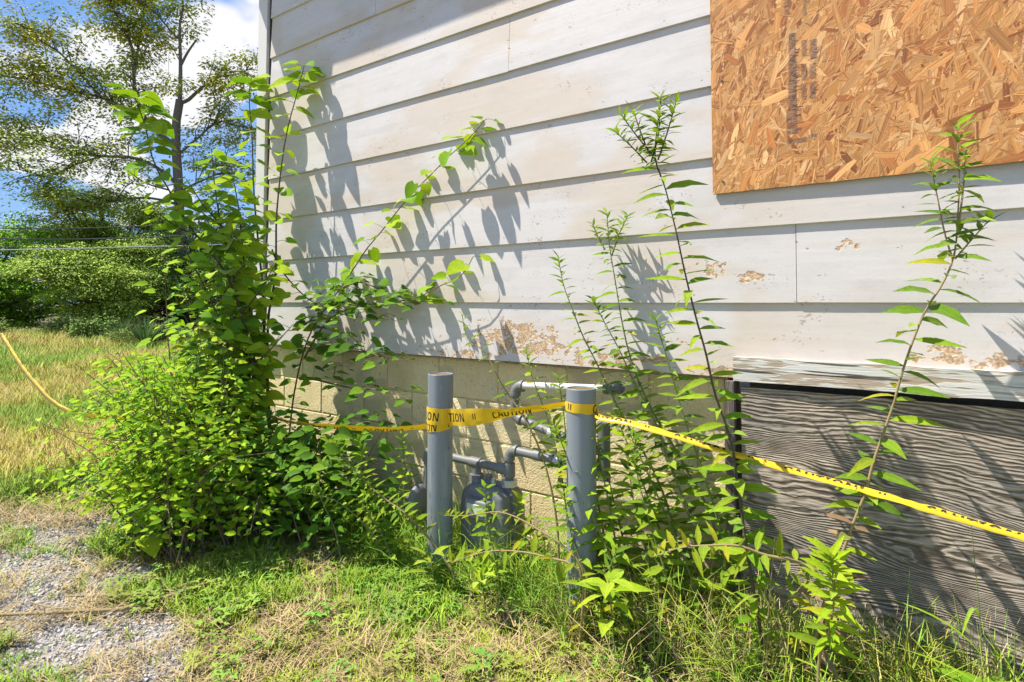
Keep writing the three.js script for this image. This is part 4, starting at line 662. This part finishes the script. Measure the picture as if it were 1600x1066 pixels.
// feathery spray: leaflets in a flat, slightly drooping fan
function spray(heap, c, out, R, n, size, r, tint) {
  for (let i = 0; i < n; i++) {
    const k = Math.sqrt(r()) * R, a = r() * 6.283, p = V(c.x + Math.cos(a) * k, c.y + (r() - 0.5) * R * 0.85 - k * 0.16, c.z + Math.sin(a) * k), d = V(Math.cos(a) + (r() - 0.5), -0.25 + (r() - 0.5) * 0.7, Math.sin(a) + (r() - 0.5)), q = 0.65 + 0.7 * r();
    heap.add(FAR[0], leafMatrix(p, d, V((r() - 0.5) * 1.2, 1, (r() - 0.5) * 1.2), size * (0.7 + 0.7 * r())), [tint[0] * q, tint[1] * q, tint[2] * q]);
  }
}
{
  const r = rng(301), t = thing('mimosa_tree', 'tall open-crowned tree with bare grey limbs beyond the field', 'tree'), heap = new Heap(), T = TREE, twigs = [];
  part('trunk', tube(T.trunk, 0.24, 0.16, 12), bark, t);
  const limbs = { t_up: [0.15, 0.05, 0.35], t_right: [0.13, 0.03, 0.9], t_stub: [0.10, 0.06, 0], t_upleft: [0.07, 0.03, 0.7], l_main: [0.17, 0.04, 1.1], l_up2: [0.11, 0.03, 1.1], l_mid: [0.13, 0.03, 1.1], l_mid2: [0.09, 0.03, 1.2], l_low: [0.13, 0.03, 1.2], l_low2: [0.08, 0.03, 1.2], r_low: [0.09, 0.03, 1.1], r_low2: [0.09, 0.03, 1.2], dn_left: [0.09, 0.03, 1.2] };
  for (const [k, [r0, r1, leafy]] of Object.entries(limbs)) {
    part('limb', tube(T[k], r0 * 0.62, r1 * 0.6, 8), bark, t); const c = pathOf(T[k]), len = c.getLength(), n = Math.round(len * 2.9 * leafy);
    for (let i = 0; i < n; i++) {
      const u = 0.22 + 0.78 * (i + r()) / n, p = c.getPointAt(u), tg = c.getTangentAt(u), d = tg.clone().multiplyScalar(0.7).add(rv(r).multiplyScalar(2.1)).add(V(0, 0.35, 0)).normalize(), L = (0.7 + 1.1 * r()) * (1.15 - 0.35 * u), e = p.clone().addScaledVector(d, L).add(V(0, -0.1 * r(), 0)), m = p.clone().lerp(e, 0.5).add(rv(r).multiplyScalar(0.25)).add(V(0, 0.12, 0));
      twigs.push(tube([p, m, e], 0.026, 0.008, 5, 6)); const dark = r();
      for (const [q, R] of [[e, 0.6], [m, 0.45], [e.clone().add(rv(r).multiplyScalar(1.1)), 0.55], [p.clone().add(rv(r).multiplyScalar(1.4)), 0.5]]) { if (r() < 0.18) continue; twigs.push(tube([m, m.clone().lerp(q, 0.6).add(rv(r).multiplyScalar(0.15)), q], 0.011, 0.004, 4, 4)); spray(heap, q, d, R * (0.8 + 0.5 * r()), 66, 0.15, r, dark < 0.3 ? [0.50, 0.47, 0.06] : [0.36, 0.43, 0.06]); }
    }
  }
  part('twigs', mergeGeometries(twigs), bark, t).userData.kind = 'stuff'; part('crown', heap.build(), farLeaf, t);
}
// dense trees: leaf clumps on the outside of uneven lobes, on a trunk with limbs
function denseTree(label, at, lobes, n, size, tint, seed, group) {
  const r = rng(seed), t = thing('broadleaf_tree', label, 'tree', group, at), heap = new Heap(), limbs = [];
  const h = Math.max(...lobes.map((l) => l[1])); part('trunk', tube([[0, -0.3, 0], [0.1, h * 0.35, 0.05], [0, h * 0.75, 0]], 0.2, 0.08, 9), bark, t);
  // each lobe breaks up into boughs of its own, so that the outline stays ragged
  const boughs = lobes.flatMap(([x, y, z, R, sq = 0.8]) => [[x, y, z, R * 0.62, sq], ...Array.from({ length: 8 }, () => { const d = rv(r).normalize(), q = R * (0.22 + 0.30 * r()); return [x + d.x * R * 0.9, y + d.y * R * 0.85 * sq, z + d.z * R * 0.9, q, 0.75]; })]);
  const area = boughs.reduce((s, l) => s + l[3] * l[3], 0);
  for (const [x, y, z, R, sq] of boughs) {
    limbs.push(tube([[0, Math.min(y, h) * 0.3, 0], [x * 0.5, y * 0.7, z * 0.5], [x, y, z]], 0.08, 0.02, 6, 8));
    const m = Math.round(n * R * R / area / 80);
    for (let i = 0; i < m; i++) {                                               // a clump of leaves at the end of a bough, fuller on top
      const d = rv(r).normalize(), k = R * (0.42 + 0.64 * Math.sqrt(r())), c = V(x + d.x * k, y + d.y * k * sq, z + d.z * k), q = 0.7 + 0.6 * r(), cr = size * (3.2 + 3.2 * r()); if (c.y + at[1] < 0.1) continue;
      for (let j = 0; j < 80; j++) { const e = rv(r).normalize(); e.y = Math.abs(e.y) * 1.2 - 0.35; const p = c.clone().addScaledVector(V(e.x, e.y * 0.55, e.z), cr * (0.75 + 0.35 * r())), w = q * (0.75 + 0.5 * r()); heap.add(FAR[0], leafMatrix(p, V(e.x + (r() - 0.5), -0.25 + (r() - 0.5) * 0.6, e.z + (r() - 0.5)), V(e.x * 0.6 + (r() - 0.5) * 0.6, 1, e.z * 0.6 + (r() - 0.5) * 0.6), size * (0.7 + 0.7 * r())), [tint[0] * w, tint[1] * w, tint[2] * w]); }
    }
  }
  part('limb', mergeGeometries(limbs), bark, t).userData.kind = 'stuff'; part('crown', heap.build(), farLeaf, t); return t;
}
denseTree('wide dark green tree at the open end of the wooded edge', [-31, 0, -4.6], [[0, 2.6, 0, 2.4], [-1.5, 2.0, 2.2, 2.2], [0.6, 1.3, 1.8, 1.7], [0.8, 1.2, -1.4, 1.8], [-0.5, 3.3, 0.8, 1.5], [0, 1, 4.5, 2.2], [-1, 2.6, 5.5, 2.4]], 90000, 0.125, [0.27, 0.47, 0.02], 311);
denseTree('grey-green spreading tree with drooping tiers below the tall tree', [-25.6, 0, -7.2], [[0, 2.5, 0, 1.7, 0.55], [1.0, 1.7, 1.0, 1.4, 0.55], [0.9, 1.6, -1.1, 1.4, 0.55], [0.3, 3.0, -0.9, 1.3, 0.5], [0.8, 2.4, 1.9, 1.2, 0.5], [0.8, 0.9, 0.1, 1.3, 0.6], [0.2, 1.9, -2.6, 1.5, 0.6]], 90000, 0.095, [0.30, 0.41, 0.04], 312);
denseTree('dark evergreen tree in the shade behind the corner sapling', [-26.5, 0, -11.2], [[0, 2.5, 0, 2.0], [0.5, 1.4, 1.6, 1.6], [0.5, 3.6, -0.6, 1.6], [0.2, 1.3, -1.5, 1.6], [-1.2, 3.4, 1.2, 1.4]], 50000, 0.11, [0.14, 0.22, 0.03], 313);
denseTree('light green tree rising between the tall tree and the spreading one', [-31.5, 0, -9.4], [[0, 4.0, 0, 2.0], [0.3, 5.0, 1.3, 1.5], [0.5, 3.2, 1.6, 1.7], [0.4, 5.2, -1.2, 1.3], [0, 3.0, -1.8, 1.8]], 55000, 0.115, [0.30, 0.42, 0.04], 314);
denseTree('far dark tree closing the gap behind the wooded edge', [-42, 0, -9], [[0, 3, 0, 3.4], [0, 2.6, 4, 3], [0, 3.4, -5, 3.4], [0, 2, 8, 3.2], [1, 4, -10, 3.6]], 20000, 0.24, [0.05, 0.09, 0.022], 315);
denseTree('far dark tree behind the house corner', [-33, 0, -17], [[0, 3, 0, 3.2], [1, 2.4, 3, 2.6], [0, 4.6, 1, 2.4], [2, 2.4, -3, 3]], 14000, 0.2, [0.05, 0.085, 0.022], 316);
bushRound('round bright bush beside the lane', [-19.4, 0, -4.45], 0.62, 321, [0.16, 0.25, 0.035]);
bushRound('low yellow-green bush on the near side of the lane', [-16.6, 0, -4.15], 0.42, 322, [0.21, 0.28, 0.04]);
bushRound('ragged green bush at the shady end of the lane', [-15.9, 0, -4.9], 0.5, 323, [0.11, 0.18, 0.035]);
bushRound('small bush under the spreading tree', [-23.2, 0, -5.0], 0.6, 324, [0.15, 0.22, 0.04]);
bushRound('low bush at the open end of the lane', [-24, 0, -3.2], 0.55, 325, [0.19, 0.27, 0.04]);
function bushRound(label, at, R, seed, tint) {
  const r = rng(seed), t = thing('field_bush', label, 'bush', null, at), heap = new Heap(), stems = [];
  for (let i = 0; i < 130; i++) { const d = rv(r).normalize(); d.y = Math.abs(d.y); const k = R * (0.55 + 0.55 * r()), c = V(d.x * k, d.y * k * 1.15 + 0.05, d.z * k); if (i % 5 === 0) stems.push(tube([[d.x * 0.06, -0.05, d.z * 0.06], [d.x * k * 0.4, c.y * 0.6, d.z * k * 0.4], c], 0.012, 0.004, 4, 4)); for (let j = 0; j < 22; j++) { const w = 0.65 + 0.7 * r(); heap.add(FAR[0], leafMatrix(c.clone().add(rv(r).multiplyScalar(R * 0.42)), V(d.x + (r() - 0.5), 0.2 + (r() - 0.5), d.z + (r() - 0.5)), V((r() - 0.5), 1, (r() - 0.5)), R * 0.16 * (0.7 + 0.6 * r())), [tint[0] * w, tint[1] * w, tint[2] * w]); } }
  part('stems', mergeGeometries(stems), stemBrown, t).userData.kind = 'stuff'; part('crown', heap.build(), farLeaf, t);
}
{ // yucca clumps by the lane
  const blade = leafShape((v) => 0.028 * (1 - v * v) + 0.001, 4, { droop: 0.12, cup: 0.5 });
  [[-17.4, -4.35, 0.75, 'spiky yucca clump by the lane beside the round bush'], [-15.6, -4.15, 0.85, 'larger spiky yucca clump nearest the corner sapling']].forEach(([x, z, L, label], i) => {
    const r = rng(331 + i), t = thing('yucca', label, 'plant', null, [x, 0, z]); const mats = [leafMat(0.12, 0.20, 0.06, 0.2), leafMat(0.08, 0.15, 0.05, 0.2)], list = [];
    for (let k = 0; k < 90; k++) { const a = r() * 6.283, e = 0.15 + 1.3 * r(); list.push({ g: blade, p: V(0, 0.15, 0), dir: V(Math.cos(a) * Math.cos(e), Math.sin(e), Math.sin(a) * Math.cos(e)), up: V(-Math.cos(a), 1, -Math.sin(a)), size: L * (0.75 + 0.4 * r()), tone: r() }); }
    part('trunk', tube([[0, -0.1, 0], [0, 0.1, 0], [0, 0.25, 0]], 0.07, 0.04, 8), bark, t);
    for (const l of list) l.p.applyMatrix4(t.matrixWorld); setLeaves(t, list, mats);
  });
}
{ // overhead wires between poles out of sight on both sides
  const w = std([0.05, 0.05, 0.055], 0.6), pale = std([0.45, 0.45, 0.45], 0.5);
  const run = (label, [a, b, c], r, m) => { const A = V(...a), C = V(...c), d = C.clone().sub(A), far = [A.clone().addScaledVector(d, -2.2).add(V(0, 1.0, 0)), A.clone().addScaledVector(d, -1).add(V(0, 0.3, 0)), A, V(...b), C, C.clone().addScaledVector(d, 1.2).add(V(0, 0.7, 0))]; top(new THREE.Mesh(tube(far, r, r, 6, 40), m), 'utility_wire', { label, category: 'wire' }); };
  run('topmost dark overhead wire in front of the wooded edge', WIRES.w1, 0.013, w); run('dark overhead wire in the middle of the span', WIRES.w2, 0.014, w); run('thin dark overhead wire just under the middle one', WIRES.w3, 0.009, w); run('pale overhead cable strung lowest across the trees', WIRES.w4, 0.013, pale);
}
{ // heap of soil in the field
  const g = new THREE.SphereGeometry(1, 28, 14, 0, 6.3, 0, 1.57), p = g.attributes.position; for (let i = 0; i < p.count; i++) { const k = 0.75 + 0.6 * fbm(p.getX(i) * 3 + 9, p.getZ(i) * 3 + p.getY(i) * 2, 3); p.setXYZ(i, p.getX(i) * k * 0.45, p.getY(i) * k * 0.13 - 0.01, p.getZ(i) * k * 0.55); } g.computeVertexNormals();
  const m = top(new THREE.Mesh(g, std([0.16, 0.10, 0.06], 0.95, { bumpMap: dirtBump, bumpScale: 0.05 })), 'soil_heap', { label: 'low heap of brown soil in the mown field', category: 'soil' }); m.position.set(-15.6, gh(-15.6, -2.3), -2.3);
}
// ---------------------------------------------------------------- ground cover: grass, straw, gravel, small weeds
function tuftGeo(n, seed, { spread = 0.035, len = [0.05, 0.12], width = 0.0032, lean = 0.6, flat = 0, bend = 0.7 }) {
  const r = rng(seed), pos = [], nor = [], idx = [];
  for (let b = 0; b < n; b++) {
    const a = r() * 6.283, k = Math.sqrt(r()) * spread, x0 = Math.cos(a) * k, z0 = Math.sin(a) * k, d = r() * 6.283, L = mix(len[0], len[1], r()), e0 = flat ? 0.05 + flat * r() : Math.PI / 2 - lean * r(), dx = Math.cos(d), dz = Math.sin(d), S = 3, w = width * (0.7 + 0.6 * r()), base = pos.length / 3; let h = flat ? 0.004 + 0.02 * r() : 0, out = 0, e = e0;
    for (let s = 0; s <= S; s++) {
      const ww = w * (1 - Math.pow(s / S, 1.6)) + 0.0002, x = x0 + dx * out, z = z0 + dz * out; pos.push(x - dz * ww, h, z + dx * ww, x + dz * ww, h, z - dx * ww); const ny = Math.cos(e) + 0.35, no = -Math.sin(e); nor.push(dx * no, ny, dz * no, dx * no, ny, dz * no);
      out += Math.cos(e) * L / S; h += Math.sin(e) * L / S; e -= flat ? (r() - 0.5) * 0.5 : bend * r() * 0.9; if (flat && h < 0.003) { h = 0.003; e = Math.abs(e); }
    }
    for (let s = 0; s < S; s++) { const q = base + 2 * s; idx.push(q, q + 2, q + 1, q + 2, q + 3, q + 1); }
  }
  const g = new THREE.BufferGeometry(); g.setAttribute('position', new THREE.Float32BufferAttribute(pos, 3)); g.setAttribute('normal', new THREE.Float32BufferAttribute(nor, 3)); g.setIndex(idx); return g;
}
const bladeMat = std([1, 1, 1], 0.8, { side: THREE.DoubleSide }), strawMat = std([1, 1, 1], 0.85, { side: THREE.DoubleSide });
function scatter(name, label, category, geo, mat, spots) {       // spots: [x, y, z, scale, [r, g, b], tilt]
  const m = new THREE.InstancedMesh(geo, mat, spots.length), o = new THREE.Object3D(), c = new THREE.Color(), r = rng(spots.length);
  spots.forEach(([x, y, z, s, col, tilt = 0.12], i) => { o.position.set(x, y, z); o.rotation.set((r() - 0.5) * tilt * 2, r() * 6.283, (r() - 0.5) * tilt * 2); if (Array.isArray(s)) o.scale.set(...s); else o.scale.setScalar(s); o.updateMatrix(); m.setMatrixAt(i, o.matrix); m.setColorAt(i, c.setRGB(...col)); });
  return top(m, name, { label, category, kind: 'stuff' });
}
{
  const r = rng(401), green = [[], [], []], straw = [[], []], long = [], stones = [[], []], clover = [];
  const grassCol = (n) => { const y = clamp(n + (r() - 0.5) * 0.5), w = 0.8 + 0.4 * r(); return [mix(0.15, 0.36, y) * w, mix(0.31, 0.43, y) * w, mix(0.010, 0.024, y) * w]; }, strawCol = () => { const w = 0.65 + 0.6 * r(); return [0.42 * w, 0.31 * w, 0.14 * w]; };
  for (let i = 0; i < 60000; i++) {
    const x = -6.0 + 7.6 * r(), z = 0.02 + 2.9 * r(), g = gravelShare(x, z), n = fbm(x * 2.1 + 13, z * 2.1, 4), lush = clamp(sstep(0.33, 0.58, n) + 0.9 * sstep(0.55, 0.15, z) * sstep(0.9, 0.2, Math.abs(x + 2.2)) - 0.25 * sstep(-2.0, -0.6, x) * sstep(0.3, 0.6, z));
    const y = gh(x, z), p = g > 0.5 ? 0.05 + 0.6 * sstep(0.54, 0.64, n) : 0.36 + 0.6 * lush;
    if (r() < p * 0.95) green[i % 3].push([x, y - 0.004, z, (0.55 + 0.6 * r()) * mix(0.65, 1.0, lush) * (g > 0.5 ? 0.7 : 1), grassCol(1 - lush * 0.75)]);
    if (r() < (g > 0.5 ? 0.10 + 0.5 * sstep(0.5, 0.62, fbm(x * 4, z * 4 + 60, 3)) : mix(0.42, 0.05, lush)) * 0.5) straw[i % 2].push([x, y, z, 0.7 + 0.7 * r(), strawCol(), 0.15]);
    if (g < 0.6 && r() < 0.02 + 0.03 * lush) clover.push([x, y, z, 0.6 + 0.6 * r(), [0.12 + 0.12 * r(), 0.24 + 0.1 * r(), 0.025], 0.25]);
  }
  for (let i = 0; i < 620; i++) { const x = -1.2 + 1.9 * r(), z = 0.14 + 0.42 * r() * r(); long.push([x, gh(x, z) - 0.01, z, 0.45 + 0.45 * r(), r() < 0.35 ? strawCol() : [0.17 + 0.16 * r(), 0.28 + 0.14 * r(), 0.025], 0.4]); }
  for (let i = 0; i < 500; i++) { const x = -2.7 + 1.6 * r(), z = 0.06 + 0.35 * r(); long.push([x, gh(x, z) - 0.01, z, 0.35 + 0.4 * r(), [0.15 + 0.14 * r(), 0.29 + 0.12 * r(), 0.02], 0.3]); }
  green.forEach((s, i) => scatter('grass', ['short green lawn grass thinning out over the ground', 'short green lawn grass in fine tufts between the weeds', 'short green lawn grass with wider blades'][i], 'grass', tuftGeo(11, 11 + i, { len: [[0.035, 0.09], [0.03, 0.075], [0.04, 0.10]][i], width: [0.0028, 0.0021, 0.0038][i], lean: 1.0 }), bladeMat, s));
  straw.forEach((s, i) => scatter('dry_straw', ['dead straw-coloured grass lying flat on the soil', 'broken dry stalks scattered over soil and gravel'][i], 'straw', tuftGeo(9, 21 + i, { flat: [0.5, 0.3][i], len: [[0.05, 0.13], [0.03, 0.09]][i], width: [0.0010, 0.0013][i], spread: 0.06 }), strawMat, s));
  scatter('long_grass', 'long thin grass bending along the foot of the wall', 'grass', tuftGeo(9, 31, { len: [0.22, 0.48], width: 0.0022, lean: 0.75, bend: 0.75, spread: 0.05 }), bladeMat, long);
  { const h = new Heap(), q = rng(71); for (let k = 0; k < 9; k++) { const a = q() * 6.28, R = 0.05 * Math.sqrt(q()), hh = 0.015 + 0.05 * q(); for (let j = 0; j < 3; j++) h.add(OVATE[j], leafMatrix(V(Math.cos(a) * R, hh, Math.sin(a) * R), V(Math.cos(a + j * 2.1), 0.1, Math.sin(a + j * 2.1)), V(0, 1, 0), 0.018), [1, 1, 1]); } const g = h.build(); g.deleteAttribute('color'); scatter('ground_weeds', 'low creeping weeds with small leaves in the grass', 'weeds', g, bladeMat, clover); }
  // crushed stone
  const stone = (seed) => { const g = new THREE.IcosahedronGeometry(1, 0), q = rng(seed), p = g.attributes.position, off = new Map(); for (let i = 0; i < p.count; i++) { const k = [p.getX(i), p.getY(i), p.getZ(i)].map((v) => v.toFixed(2)).join(); if (!off.has(k)) off.set(k, 0.65 + 0.6 * q()); const s = off.get(k); p.setXYZ(i, p.getX(i) * s, p.getY(i) * s * 0.7, p.getZ(i) * s); } g.computeVertexNormals(); return g; };
  for (let i = 0; i < 150000; i++) { const x = -6.0 + 5.6 * r(), z = 0.75 + 2.3 * r(), g = gravelShare(x, z); if (r() > Math.pow(g, 1.2) * 0.95 + 0.004) continue; const s = 0.0028 + 0.0065 * Math.pow(r(), 2.6), w = 0.75 + 0.5 * r(), b = r(); stones[i % 2].push([x, gh(x, z) + s * 0.35, z, [s * (0.8 + 0.6 * r()), s, s * (0.8 + 0.6 * r())], [0.47 * w * mix(1, 1.06, b), 0.44 * w, 0.40 * w * mix(1.03, 0.93, b)], 3]); }
  stones.forEach((s, i) => scatter('gravel', ['pale grey crushed stone on the drive', 'darker angular chips among the crushed stone'][i], 'gravel', stone(81 + i), std([1, 1, 1], 0.85), s));
  // rough field grass out to the lane, in view of the drive
  const field = [[], []];
  for (let i = 0; i < 90000; i++) {
    const a = (r() * 0.75 - 0.12), d = 4.4 * Math.pow(6.2, Math.pow(r(), 0.8)), x = -Math.cos(a) * d * 0.97 - 0.4, z = 2.34 - Math.sin(a) * d - 0.1; if (x > -4.6 || Math.abs(x + 19.6) < 1.35 || (x > -3.9 && z < 0)) continue;
    const n = fbm(x * 0.7 + 3, z * 0.7, 4), g = gravelShare(x, z); if (g > 0.4 && r() > 0.1) continue; const dry = sstep(0.36, 0.6, n), s = (0.7 + 0.6 * r()) * mix(1, 2.1, sstep(6, 20, d));
    const w = 0.75 + 0.5 * r(), col = r() < dry * 0.8 ? [0.46 * w, 0.37 * w, 0.10 * w] : [mix(0.22, 0.40, dry) * w, mix(0.32, 0.38, dry) * w, 0.022 * w]; field[i % 2].push([x, gh(x, z) - 0.01, z, s, col, 0.2]);
  }
  field.forEach((s, i) => scatter('field_grass', ['rough half-dry grass of the mown field', 'taller seeding grass of the mown field'][i], 'grass', tuftGeo(12, 41 + i, { len: [[0.05, 0.13], [0.08, 0.19]][i], width: [0.004, 0.003][i], lean: 1.1, spread: 0.08 }), bladeMat, s));
}
// fallen sticks on the gravel
const sticks = [['long fallen stick reaching from the gravel into the grass', [[-2.95, 1.60], [-2.74, 1.44], [-2.6, 1.26], [-2.57, 1.08], [-2.56, 0.93]], 0.006, 0.010], ['thinner fallen stick lying just behind the long one', [[-2.90, 1.40], [-2.76, 1.29], [-2.66, 1.14], [-2.62, 0.98]], 0.0045, 0.007], ['pale dry stalk forking away from the long stick', [[-2.98, 1.50], [-2.82, 1.46], [-2.66, 1.34]], 0.002, 0.0035], ['bare broken twig lying across the lawn edge', [[-2.56, 0.90], [-2.50, 0.80], [-2.46, 0.70]], 0.004, 0.005]];
for (const [label, pts, r0, r1] of sticks) top(new THREE.Mesh(tube(pts.map(([x, z], i) => [x, gh(x, z) + 0.024 + 0.006 * (i % 2), z]), r0, r1, 7, 24), stemTan), 'fallen_stick', { label, category: 'stick' });
// three seed stalks of grass standing before the hatch
[[0.015, 0.30, 0.62, 'tall grass stalk standing before the middle of the hatch'], [0.075, 0.36, 0.40, 'shorter grass stalk with a broad blade before the hatch'], [-0.50, 0.36, 0.50, 'straw-coloured grass stalk before the hatch jamb']].forEach(([x, z, h, label], i) => {
  const t = thing('grass_stalk', label, 'grass', null, [x, gh(x, z), z]); part('stalk', tube([[0, -0.02, 0], [0.008, h * 0.5, 0], [-0.005 + 0.02 * i, h, 0.01]], 0.0024, 0.001, 6), i === 2 ? stemTan : stemGreen, t);
  const b = leafShape((v) => 0.022 * Math.pow(Math.sin(Math.PI * clamp(0.12 + v * 0.88)), 0.7) + 0.001, 8, { droop: 0.75, cup: 0.3 }); [[0.25, 0.4], [0.45, 3.4], [0.6, 1.7]].forEach(([u, a]) => { const o = part('blade', b, i === 2 ? YELLOWED[1] : SPRING[0], t); leafMatrix(V(0.004, h * u, 0), V(Math.cos(a), 1.1, Math.sin(a)), V(-Math.cos(a), 1, -Math.sin(a)), 0.22).decompose(o.position, o.quaternion, o.scale); });
});
scene.traverse((o) => { if (o.isMesh) o.castShadow = o.receiveShadow = true; });
renderer.setSize(1024, 682);
renderer.render(scene, camera);
